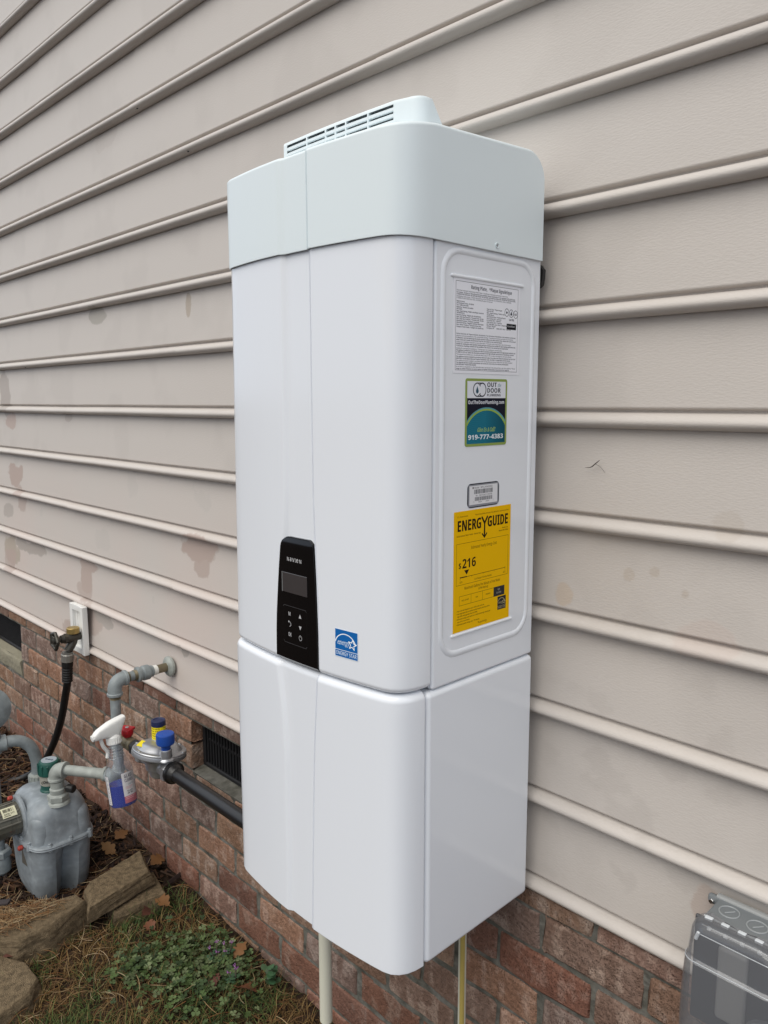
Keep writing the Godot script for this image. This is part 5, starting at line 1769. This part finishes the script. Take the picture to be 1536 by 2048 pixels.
func build_outlet() -> void:
	var t := thing("outdoor_outlet_box", "grey outdoor outlet box with clear weather cover at the lower right", "outlet box")
	var x0 := -0.416; var x1 := -0.300; var yt := 0.752; var yb := 0.600
	var b := MB.new()
	b.rbox(Transform3D(Basis(), Vector3((x0 + x1) / 2, (yt + yb) / 2, 0.020)), Vector3(x1 - x0, yt - yb, 0.066), 0.004, 2)
	var bbox := part("back_box", b, M.box_grey, t)
	var rim := MB.new()
	rim.rbox(Transform3D(Basis(), Vector3((x0 + x1) / 2 - 0.001, yt + 0.0005, -0.004)), Vector3(x1 - x0 + 0.006, 0.006, 0.010), 0.002, 2)
	part("back_rim", rim, paint(lin(0.34, 0.35, 0.35), 0.5), t)
	for q in [[-0.392, 0.022], [-0.352, 0.026], [-0.316, 0.026]]:
		var k := MB.new()
		var loop := []
		for i in 25: loop.append(Vector3(q[0] + 0.0135 * cos(TAU * i / 24), yt + 0.0004, q[1] + 0.0135 * sin(TAU * i / 24)))
		k.tube(loop, 0.0010, 6, false)
		k.rbox(Transform3D(Basis(Vector3.UP, 0.9), Vector3(q[0] + 0.001, yt + 0.0006, q[1])), Vector3(0.016, 0.0016, 0.0018), 0.0005, 1)
		part("knockout", k, paint(lin(0.30, 0.32, 0.33), 0.4), bbox)
	var ear := MB.new()
	ear.rbox(Transform3D(Basis(), Vector3(x0 - 0.006, yt - 0.006, -0.002)), Vector3(0.020, 0.014, 0.010), 0.004, 2)
	part("mounting_ear", ear, M.box_grey, t)
	bolt(t, Vector3(x0 - 0.009, yt - 0.007, 0.003), Vector3.BACK, 0.0042, M.chrome, "screw")
	# plate and receptacle behind the clear cover
	var pl := MB.new()
	pl.rbox(Transform3D(Basis(), Vector3((x0 + x1) / 2 - 0.005, (yt + yb) / 2 - 0.004, 0.056)), Vector3(0.124, yt - yb + 0.008, 0.006), 0.0029, 3)
	part("face_plate", pl, paint(lin(0.075, 0.077, 0.083), 0.5), t)
	var rc := MB.new()
	rc.rbox(Transform3D(Basis(), Vector3(-0.368, 0.672, 0.062)), Vector3(0.040, 0.110, 0.012), 0.0058, 4)
	part("receptacle", rc, paint(lin(0.42, 0.42, 0.41), 0.5), t)
	# clear cover: thin walled box that bulges below a crease
	var cm := paint(Color(0.46, 0.47, 0.49, 0.52), 0.16, 0.0, 0.6)
	cm.transparency = BaseMaterial3D.TRANSPARENCY_ALPHA
	var cv := MB.new()
	var cx := (x0 + x1) / 2 - 0.005; var hw := 0.066
	var rings := []
	# height, depth of the front, half width
	for q in [[0.588, 0.074, hw - 0.010], [0.590, 0.092, hw - 0.003], [0.596, 0.099, hw], [0.62, 0.1005, hw], [0.66, 0.098, hw], [0.702, 0.094, hw - 0.0005], [0.7065, 0.0885, hw - 0.002], [0.728, 0.0850, hw - 0.003], [0.740, 0.0838, hw - 0.004], [0.748, 0.0815, hw - 0.0065], [0.7535, 0.0780, hw - 0.011], [0.7565, 0.0735, hw - 0.017], [0.7575, 0.069, hw - 0.023]]:
		var r := PackedVector3Array()
		var w: float = q[2]; var z: float = q[1]; var cr := 0.021
		r.append(Vector3(cx + w, q[0], 0.055))
		for i in 8: r.append(Vector3(cx + w - cr + cr * cos(PI / 2 * i / 7), q[0], z - cr + cr * sin(PI / 2 * i / 7)))
		for i in 8: r.append(Vector3(cx - w + cr - cr * sin(PI / 2 * i / 7), q[0], z - cr + cr * cos(PI / 2 * i / 7)))
		r.append(Vector3(cx - w, q[0], 0.055))
		r.reverse()
		rings.append(r)
	cv.loft(rings, true, true, false)
	var ccov := part("clear_cover", cv, cm, t, 40)
	# crease, hinge barrels and lip of the cover, which read white where they catch the sky
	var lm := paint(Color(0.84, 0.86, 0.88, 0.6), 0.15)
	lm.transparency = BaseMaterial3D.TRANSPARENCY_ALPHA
	var cr := MB.new()
	var cpath := []
	for i in 9: cpath.append(Vector3(cx - hw + 0.022 - 0.0215 * cos(PI / 2 * i / 8), 0.7040 - 0.002 * cos(PI / 2 * i / 8), 0.0710 + 0.0215 * sin(PI / 2 * i / 8)))
	for i in 9: cpath.append(Vector3(cx + hw - 0.022 + 0.0215 * sin(PI / 2 * i / 8), 0.7040 - 0.002 * sin(PI / 2 * i / 8), 0.0710 + 0.0215 * cos(PI / 2 * i / 8)))
	cr.tube(cpath, 0.0007, 8)
	part("cover_crease", cr, lm, ccov, 60)
	var hg := MB.new()
	hg.tube([Vector3(x0 + 0.004, 0.7555, 0.0585), Vector3(x1 + 0.01, 0.7555, 0.0585)], 0.0016, 10)
	part("hinge_rod", hg, lm, ccov, 60)
	hg = MB.new()
	hg.tube([Vector3(x0 + 0.008, 0.7520, 0.0745), Vector3(x1 + 0.01, 0.7520, 0.0745)], 0.0008, 10)
	part("cover_ridge", hg, lm, ccov, 60)
	hg = MB.new()
	hg.tube([Vector3(x0 + 0.010, 0.7420, 0.0830), Vector3(x1 + 0.01, 0.7420, 0.0830)], 0.0007, 10)
	part("cover_ridge", hg, lm, ccov, 60)
	for q in 5:
		var kn := MB.new()
		kn.rbox(Transform3D(Basis(), Vector3(x0 + 0.012 + 0.0225 * q, 0.7560, 0.061)), Vector3(0.011, 0.0042, 0.007), 0.0012, 2)
		kn.rbox(Transform3D(Basis(), Vector3(x0 + 0.018 + 0.0225 * q, 0.7505, 0.0745)), Vector3(0.0055, 0.005, 0.004), 0.0010, 2)
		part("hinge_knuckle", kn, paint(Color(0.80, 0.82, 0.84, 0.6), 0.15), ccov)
	var cl := MB.new()
	cl.rbox(Transform3D(Basis(Vector3(0, 0, 1), -0.3), Vector3(x0 + 0.006, 0.7385, 0.0835)), Vector3(0.005, 0.014, 0.004), 0.0012, 1)
	part("cover_clip", cl, lm, ccov)
	var pb := MB.new()
	pb.lathe(along(Vector3.BACK, Vector3(cx + hw - 0.012, 0.640, 0.088)), [[0.030, 0], [0.030, 0.010], [0.027, 0.014], [0.020, 0.015]], 24)
	part("cord_port", pb, cm, ccov, 40)

func build_drains() -> void:
	var d := MB.new()
	d.tube([Vector3(-1.139, 0.628, 0.150), Vector3(-1.139, 0.620, 0.150), Vector3(-1.1385, 0.194, 0.150), Vector3(-1.1385, 0.1925, 0.150)], [0.0122, 0.0132, 0.0132, 0.0122], 20)
	lone("drain_pipe", d, M.pvc, "short cream plastic drain pipe hanging open under the left of the heater", "pipe", "", 40)
	var t := thing("relief_pipe", "thin pale yellow pipe under the right of the heater, running down the bricks", "pipe")
	var p := MB.new()
	p.tube([Vector3(-0.857, 0.63, 0.050), Vector3(-0.857, -0.03, 0.050)], 0.0075, 16)
	part("pipe", p, M.pvc, t)
	var s := MB.new()
	s.tube([Vector3(-0.8552, 0.63, 0.0522), Vector3(-0.8552, -0.03, 0.0522)], 0.0056, 12)
	part("yellow_stripe", s, paint(lin(0.45, 0.35, 0.10), 0.45), t)

# ---------------------------------------------------------------- ground, stones, litter
func ground_y(x: float, z: float) -> float:
	var y := clampf(-0.05 * (x + 1.67), -0.03, 0.03)
	y -= 0.052 * exp(-pow((x + 2.30) / 0.17, 2) - pow((z - 0.29) / 0.13, 2))      # the meter stands in a hollow
	return y + 0.006 * sin(x * 7.3 + z * 5.1) * sin(z * 9.7 - x * 3.3) * clampf(z * 8.0, 0, 1)

func build_ground() -> void:
	var m := MB.new()
	var nx := 90; var nz := 46
	var nz1 := FastNoiseLite.new()
	nz1.seed = 21
	nz1.frequency = 9.0
	var at := func(i: int, j: int) -> Vector3:
		var x := -4.4 + 5.0 * i / nx; var z := -0.10 + 2.3 * j / nz
		return Vector3(x, ground_y(x, z) - 0.006 + 0.006 * nz1.get_noise_2d(x, z), z)
	for j in nz:
		for i in nx: m.quad(at.call(i, j + 1), at.call(i + 1, j + 1), at.call(i + 1, j), at.call(i, j))
	# the yard goes on flat to the horizon
	var e := 60.0
	var y := -0.035
	m.quad(Vector3(-e, y, e), Vector3(e, y, e), Vector3(e, y, -e), Vector3(-e, y, -e))
	var o := part("ground", m, M.soil, self, 60)
	o.set_meta("kind", "structure")

func rough_block(top: Array, thick: float, sd: int, spread := 0.012) -> MB:
	# a cast block: smooth top with the given corners, rough broken sides
	var nz := FastNoiseLite.new()
	nz.seed = sd
	nz.frequency = 20.0
	var c := Vector3.ZERO
	for p in top: c += p
	c /= top.size()
	var rings := []
	for q in [[1.0, -thick], [0.75, -thick * 0.6], [0.35, -thick * 0.25], [0.0, -0.007], [-0.35, -0.001], [-0.8, 0.0]]:
		var r := PackedVector3Array()
		for p in top:
			var d: Vector3 = p - c
			d.y = 0
			r.append(p + d.normalized() * spread * q[0] + Vector3(0, q[1], 0))
		rings.append(r)
	var m := MB.new()
	m.loft(rings)
	for step in 3:
		var v := m.v
		m = MB.new()
		for i in range(0, v.size(), 3):
			var a := v[i]; var b := v[i + 1]; var d := v[i + 2]
			var ab := (a + b) / 2; var bd := (b + d) / 2; var da := (d + a) / 2
			m.tri(a, ab, da); m.tri(ab, b, bd); m.tri(da, bd, d); m.tri(ab, bd, da)
	for i in m.v.size():
		var p := m.v[i]
		var n := (p - c)
		var up: float = clampf((n.y + thick * 0.20) / (thick * 0.2), 0, 1)      # the top keeps its cast face
		n.y = 0
		var f := nz.get_noise_3dv(p) * 0.006 + nz.get_noise_3dv(p * 2.7) * 0.005
		m.v[i] = p + n.normalized() * f * (1.0 - 0.75 * up) + Vector3(0, nz.get_noise_3dv(p * 1.7 + Vector3(9, 9, 9)) * 0.0022, 0)
	return m

func build_stones() -> void:
	var grp := "edging blocks round the meter bed"
	var list := [
		[[Vector3(-1.998, 0.088, 0.478), Vector3(-1.990, 0.090, 0.395), Vector3(-2.026, 0.094, 0.284), Vector3(-2.070, 0.094, 0.288), Vector3(-2.112, 0.085, 0.385), Vector3(-2.125, 0.080, 0.50), Vector3(-2.06, 0.088, 0.535)], 0.105, "tan edging block half buried under straw before the gas meter"],
		[[Vector3(-1.984, 0.094, 0.291), Vector3(-2.014, 0.101, 0.095), Vector3(-2.134, 0.103, 0.064), Vector3(-2.095, 0.097, 0.247)], 0.042, "smooth topped tan block lying tilted between meter and brick wall"],
		[[Vector3(-1.975, 0.046, 0.225), Vector3(-1.958, 0.050, 0.075), Vector3(-2.08, 0.052, 0.05), Vector3(-2.10, 0.045, 0.21)], 0.075, "mossy grey brown block under the tilted one, partly sunk in grass"],
		[[Vector3(-2.03, 0.046, 0.510), Vector3(-1.950, 0.050, 0.474), Vector3(-1.872, 0.050, 0.472), Vector3(-1.838, 0.048, 0.508), Vector3(-1.812, 0.046, 0.590), Vector3(-1.82, 0.046, 0.68), Vector3(-2.02, 0.046, 0.71)], 0.07, "flat brown concrete block at the lower left edge of the photo"]]
	for i in list.size():
		lone("edging_block", rough_block(list[i][0], list[i][1], 60 + i), M.stone, list[i][2], "block", grp, 60)

func blade(len: float, w: float, curl: float, seg := 3) -> ArrayMesh:
	var m := MB.new()
	var prev := []
	for i in seg + 1:
		var t := float(i) / seg
		var hw := w * 0.5 * (1.0 - 0.85 * t)
		var p := Vector3(0, len * t * (1.0 - 0.25 * curl * t), len * curl * t * t)
		var row := [p + Vector3(-hw, 0, 0), p + Vector3(hw, 0, 0)]
		if i > 0: m.quad(prev[0], prev[1], row[1], row[0])
		prev = row
	return m.mesh(80)

func straw(len: float, r: float, bow_: float) -> ArrayMesh:
	var m := MB.new()
	var pts := []
	for i in 5:
		var t := i / 4.0 - 0.5
		pts.append(Vector3(len * t, bow_ * len * (0.25 - t * t), bow_ * 0.7 * len * t * t * 2.0))
	m.tube(pts, [r * 0.6, r, r, r * 0.9, r * 0.4], 4, false)
	return m.mesh(80)

func scatter(called: String, label: String, category: String, mesh: Mesh, mat: Material, list: Array) -> void:
	var mm := MultiMesh.new()
	mm.transform_format = MultiMesh.TRANSFORM_3D
	mm.use_colors = true
	mm.mesh = mesh
	mm.instance_count = list.size()
	for i in list.size():
		mm.set_instance_transform(i, list[i][0])
		mm.set_instance_color(i, list[i][1])
	var o := MultiMeshInstance3D.new()
	o.multimesh = mm
	o.material_override = mat
	stuff(called, o, label, category)

func tint_mat(rough := 0.8, back := Color(0, 0, 0)) -> StandardMaterial3D:
	var m := paint(Color.WHITE, rough, 0.0, 0.25)
	m.vertex_color_use_as_albedo = true
	if back != Color(0, 0, 0):
		m.backlight_enabled = true
		m.backlight = back
	m.cull_mode = BaseMaterial3D.CULL_DISABLED
	return m

func pick(a: Array, j := 0.25) -> Color:
	var c: Color = a[rng.randi() % a.size()]
	var k := rng.randf_range(1.0 - j, 1.0 + j)
	return Color(c.r * k, c.g * k, c.b * k)

func lying(p: Vector3, tilt: float, s: float) -> Transform3D:
	var b := Basis(Vector3.UP, rng.randf() * TAU) * Basis(Vector3(0, 0, 1), rng.randf_range(-tilt, tilt)) * Basis(Vector3.RIGHT, rng.randf() * TAU)
	return Transform3D(b.scaled(Vector3.ONE * s), p)

func build_litter() -> void:
	rng.seed = 99
	var patch := FastNoiseLite.new()
	patch.seed = 77
	patch.frequency = 5.0
	var straws := []; var greens := []; var drys := []; var clover := []; var chips := []
	var tan := [Color(0.24, 0.15, 0.075), Color(0.31, 0.22, 0.12), Color(0.16, 0.085, 0.045), Color(0.38, 0.29, 0.18), Color(0.20, 0.095, 0.038)]
	var gold := [Color(0.19, 0.115, 0.045), Color(0.14, 0.085, 0.035), Color(0.25, 0.17, 0.075), Color(0.09, 0.05, 0.026)]
	var grn := [Color(0.065, 0.10, 0.03), Color(0.09, 0.125, 0.04), Color(0.045, 0.075, 0.028), Color(0.12, 0.13, 0.045)]
	var leafg := [Color(0.065, 0.10, 0.035), Color(0.095, 0.135, 0.055), Color(0.045, 0.070, 0.032), Color(0.13, 0.16, 0.08)]
	var bark := [Color(0.035, 0.022, 0.016), Color(0.055, 0.035, 0.025), Color(0.03, 0.02, 0.018), Color(0.075, 0.04, 0.025)]
	# mulch bed behind the edging blocks
	for i in 9000:
		var x := rng.randf_range(-4.2, -2.02); var z := rng.randf_range(0.0, 1.1)
		chips.append([lying(Vector3(x, ground_y(x, z) + rng.randf_range(0.0, 0.012), z), 0.5, rng.randf_range(0.5, 1.5)), pick(bark, 0.4)])
	# straw: thick round the meter, thin elsewhere
	for i in 15000:
		var x := rng.randf_range(-3.6, -0.9); var z := rng.randf_range(0.0, 1.1)
		var d := exp(-pow((x + 2.20) / 0.30, 2) - pow((z - 0.40) / 0.22, 2))
		var keep := 0.04 + 0.14 * (0.5 + 0.5 * patch.get_noise_2d(x * 1.2, z * 1.2)) + 0.7 * d
		if x < -2.15 and d < 0.25: keep = 0.22
		if rng.randf() > keep: continue
		var lift := rng.randf_range(0.002, 0.020)
		straws.append([lying(Vector3(x, ground_y(x, z) + lift, z), 0.35, rng.randf_range(0.5, 1.35)), pick(tan)])
	for i in 2600:     # straw strewn over the block before the meter
		var x := rng.randf_range(-2.42, -2.035); var z := rng.randf_range(0.31, 0.66)
		if z < 0.345 - (x + 2.06) * 0.35: continue
		var base := lerpf(0.094, ground_y(x, z) + 0.008, smoothstep(-2.08, -2.20, x))
		if z > 0.50: base = lerpf(base, ground_y(x, z), clampf((z - 0.50) / 0.08, 0, 1))
		straws.append([lying(Vector3(x, base + rng.randf_range(0.0, 0.012), z), 0.22, rng.randf_range(0.5, 1.2)), pick(tan)])
	# grass: dry clumps and green clumps in patches, from the blocks to the right
	for i in 34000:
		var x := rng.randf_range(-2.05, -0.6); var z := rng.randf_range(0.005, 0.95)
		if x < -1.98 and z > 0.0 and z < 0.28: continue
		var g := patch.get_noise_2d(x * 0.9 + 3.0, z * 0.9)
		var s := rng.randf_range(0.5, 1.25)
		var b := Basis(Vector3.UP, rng.randf() * TAU) * Basis(Vector3.RIGHT, rng.randf_range(-0.2, 1.15))
		var tr := Transform3D(b.scaled(Vector3.ONE * s), Vector3(x, ground_y(x, z) - 0.004, z))
		if g > rng.randf_range(-0.12, 0.45):
			greens.append([tr, pick(grn, 0.35)])
		else:
			drys.append([tr, pick(gold, 0.35)])
	# clover and henbit leaves in the green patches
	for i in 950:
		var c: Array = [[-1.67, 0.125, 0.07, 0.05], [-1.60, 0.165, 0.08, 0.06], [-1.765, 0.265, 0.035, 0.035], [-1.70, 0.205, 0.07, 0.05], [-1.635, 0.07, 0.06, 0.03], [-1.56, 0.2, 0.1, 0.08]][rng.randi() % 5]
		var x: float = c[0] + rng.randfn() * c[2]; var z: float = c[1] + rng.randfn() * c[3]
		if z < 0.012: continue
		var b := Basis(Vector3.UP, rng.randf() * TAU) * Basis(Vector3.RIGHT, rng.randf_range(-0.6, 0.6))
		clover.append([Transform3D(b.scaled(Vector3.ONE * rng.randf_range(0.5, 1.25)), Vector3(x, ground_y(x, z) + rng.randf_range(0.004, 0.03), z)), pick(leafg, 0.35)])
	var chip := MB.new()
	chip.bx(Vector3.ZERO, Vector3(0.034, 0.004, 0.009), 0.001)
	scatter("bark_mulch", "dark bark mulch covering the bed behind the gas meter", "mulch", chip.mesh(), tint_mat(0.9), chips)
	scatter("straw", "pale dry straw and pine needles strewn round the meter and over the grass", "straw", straw(0.056, 0.00075, 0.3), tint_mat(0.8), straws)
	scatter("dry_grass", "brown dormant grass on the lawn beside the brick wall", "grass", blade(0.036, 0.0020, 0.7), tint_mat(0.8, Color(0.3, 0.3, 0.3)), drys)
	scatter("green_grass", "thin green grass tufts among the dry lawn", "grass", blade(0.048, 0.0024, 0.5), tint_mat(0.7, Color(0.4, 0.4, 0.4)), greens)
	var lf := MB.new()
	for k in 3:
		var b := Basis(Vector3.UP, TAU * k / 3)
		var pts := [Vector3(0, 0, 0.0), Vector3(-0.0045, 0.001, 0.004), Vector3(-0.005, 0.0015, 0.0075), Vector3(-0.002, 0.0005, 0.0095), Vector3(0.0, 0.0, 0.0085), Vector3(0.002, 0.0005, 0.0095), Vector3(0.005, 0.0015, 0.0075), Vector3(0.0045, 0.001, 0.004)]
		for i in range(1, 7): lf.tri(b * pts[0], b * pts[i], b * pts[i + 1])
	scatter("clover", "low clover and henbit leaves growing in green patches of the lawn", "ground cover", lf.mesh(80), tint_mat(0.6, Color(0.5, 0.5, 0.5)), clover)
	build_leaves()

func oak_leaf(sd: int) -> MB:
	var r := RandomNumberGenerator.new()
	r.seed = sd
	var m := MB.new()
	var curl := r.randf_range(0.15, 0.5)
	var l := []; var rr := []
	var n := 13
	for i in n:
		var t := float(i) / (n - 1)
		var w := 0.018 * sin(PI * pow(t, 0.8)) * (1.0 if i % 4 != 2 else 0.55) * r.randf_range(0.85, 1.15) + 0.0006
		var y := 0.010 * sin(t * 3.0) * curl
		l.append(Vector3(-w, y + w * curl * 0.9 + r.randf_range(-0.001, 0.001), 0.052 * t)); rr.append(Vector3(w, y + w * curl * 0.7 + r.randf_range(-0.001, 0.001), 0.052 * t))
	for i in n - 1:
		var a := Vector3(0, 0.010 * sin(float(i) / (n - 1) * 3.0) * curl, l[i].z); var b := Vector3(0, 0.010 * sin(float(i + 1) / (n - 1) * 3.0) * curl, l[i + 1].z)
		m.quad(l[i], a, b, l[i + 1]); m.quad(a, rr[i], rr[i + 1], b)
	m.tube([Vector3(0, 0, 0.002), Vector3(0, 0.001, -0.012)], 0.0008, 5)
	return m

func build_leaves() -> void:
	var grp := "fallen leaves on the lawn and bed"
	var cols := [lin(0.13, 0.045, 0.018), lin(0.17, 0.075, 0.022), lin(0.09, 0.028, 0.016), lin(0.20, 0.10, 0.03)]
	var list := [
		[-2.13, 0.035, 1, 1.2, "orange leaf in the corner between the tilted block and the bricks"],
		[-2.19, 0.11, 3, 1.1, "yellow brown leaf behind the tilted edging block"],
		[-1.925, 0.085, 1, 1.1, "curled orange leaf in front of the mossy block"],
		[-1.945, 0.13, 2, 1.0, "dark red leaf at the foot of the mossy block"],
		[-1.625, 0.062, 1, 1.0, "orange leaf below the purple flowers in the clover"],
		[-1.535, 0.11, 0, 1.1, "rust coloured leaf in dry grass left of the cream drain pipe"],
		[-1.570, 0.155, 2, 1.0, "brown leaf at the bottom of the photo beside the clover"],
		[-1.86, 0.165, 0, 0.9, "small rust brown leaf on dry grass before the mossy block"],
		[-2.02, 0.46, 2, 1.0, "dark red leaf against the front of the straw covered block"],
		[-2.26, 0.09, 3, 1.1, "golden leaf on the mulch behind the gas meter"],
		[-2.33, 0.055, 1, 1.1, "orange leaf on the mulch close to the brick wall"],
		[-2.88, 0.16, 1, 1.3, "orange leaf inside the loop of the black hose"]]
	for i in list.size():
		var q: Array = list[i]
		var mat := paint(cols[q[2]], 0.7)
		mat.backlight_enabled = true
		mat.backlight = Color(0.3, 0.3, 0.3)
		mat.cull_mode = BaseMaterial3D.CULL_DISABLED
		var o := lone("fallen_leaf", oak_leaf(300 + i), mat, q[4], "leaf", grp, 60)
		o.position = Vector3(q[0], ground_y(q[0], q[1]) + 0.020, q[1])
		o.rotation = Vector3(rng.randf_range(-0.5, 0.1), rng.randf() * TAU, rng.randf_range(-0.5, 0.5))
		o.scale = Vector3.ONE * q[3]
	# purple henbit flowers: three sprigs
	for i in 3:
		var p: Vector2 = [Vector2(-1.655, 0.100), Vector2(-1.640, 0.072), Vector2(-1.560, 0.105)][i]
		var t := thing("henbit_sprig", ["purple flowered weed sprig, the leftmost of three in the clover", "purple flowered weed sprig next to the bricks above the orange leaf", "purple flowered weed sprig nearest the cream drain pipe"][i], "weed", Vector3(p.x, ground_y(p.x, p.y), p.y), "purple weed sprigs in the clover")
		var st := MB.new(); var fw := MB.new(); var lv := MB.new()
		for s in 3:
			var a := TAU * s / 3 + i
			var tip := Vector3(0.012 * cos(a), 0.045 + 0.006 * s, 0.012 * sin(a))
			st.tube([Vector3.ZERO, tip * 0.55 + Vector3(0, 0.004, 0), tip], 0.0009, 5)
			for f in 3:
				var b := TAU * f / 5 + s
				var d := Vector3(cos(b), 0.7, sin(b)).normalized()
				fw.tube([tip, tip + d * 0.004, tip + d * 0.007], [0.0006, 0.0009, 0.0017], 6)
				lv.rbox(Transform3D(Basis(Vector3.UP, -b), tip * 0.6 + Vector3(cos(b) * 0.008, -0.002, sin(b) * 0.008)), Vector3(0.014, 0.001, 0.010), 0.0004, 1)
		part("stem", st, paint(lin(0.09, 0.05, 0.05), 0.7), t)
		part("leaf", lv, paint(lin(0.035, 0.08, 0.035), 0.6), t)
		part("flower", fw, paint(lin(0.26, 0.10, 0.28), 0.6), t)
	# round leaved weed at the wall
	var wd := thing("leafy_weed", "dark green leafy weed at the foot of the brick wall left of the drain pipe", "weed", Vector3(-1.50, ground_y(-1.50, 0.03), 0.035))
	for i in 16:
		var m := MB.new()
		var a := rng.randf() * TAU; var h := rng.randf_range(0.01, 0.06); var d := rng.randf_range(0.004, 0.026)
		var ring := []
		for k in 8: ring.append(Vector3(0.011 * cos(TAU * k / 8), 0.002 * cos(TAU * k / 4), 0.009 * sin(TAU * k / 8)))
		var x := Transform3D(Basis(Vector3.UP, a) * Basis(Vector3(0, 0, 1), rng.randf_range(-0.7, 0.7)), Vector3(d * cos(a), h, d * sin(a) * 0.7))
		for k in 8: m.tri(x * Vector3(0, -0.0015, 0), x * ring[(k + 1) % 8], x * ring[k])
		part("leaf", m, paint(lin(0.03 + 0.02 * rng.randf(), 0.075 + 0.03 * rng.randf(), 0.04), 0.6), wd, 80)
	# bark chip on the straw, hair-like wisp stuck to the siding
	var ck := MB.new()
	ck.rbox(Transform3D(Basis(Vector3.UP, 0.8) * Basis(Vector3(0, 0, 1), 0.12), Vector3(-2.135, 0.122, 0.475)), Vector3(0.062, 0.008, 0.022), 0.003, 2)
	lone("bark_chip", ck, paint(lin(0.03, 0.022, 0.022), 0.8), "dark bark chip lying on straw on top of the edging block", "bark chip")
	var wisp := MB.new()
	wisp.tube(curve([Vector3(-0.668, 1.3662, -0.0085), Vector3(-0.657, 1.3672, -0.0078), Vector3(-0.648, 1.3735, -0.0068), Vector3(-0.642, 1.3790, -0.0080)], 5), [0.0002, 0.0003, 0.0004, 0.0005, 0.0006, 0.0007, 0.0008, 0.0009, 0.0009, 0.0009, 0.0009, 0.0008, 0.0007, 0.0006, 0.0005, 0.0003], 6)
	wisp.tube(curve([Vector3(-0.649, 1.3728, -0.0070), Vector3(-0.640, 1.3690, -0.0070), Vector3(-0.632, 1.3600, -0.0085)], 5), 0.0003, 5)
	lone("dry_wisp", wisp, paint(lin(0.07, 0.06, 0.05), 0.7), "thin dark forked wisp of dry plant stuck on the siding right of the heater", "plant wisp")
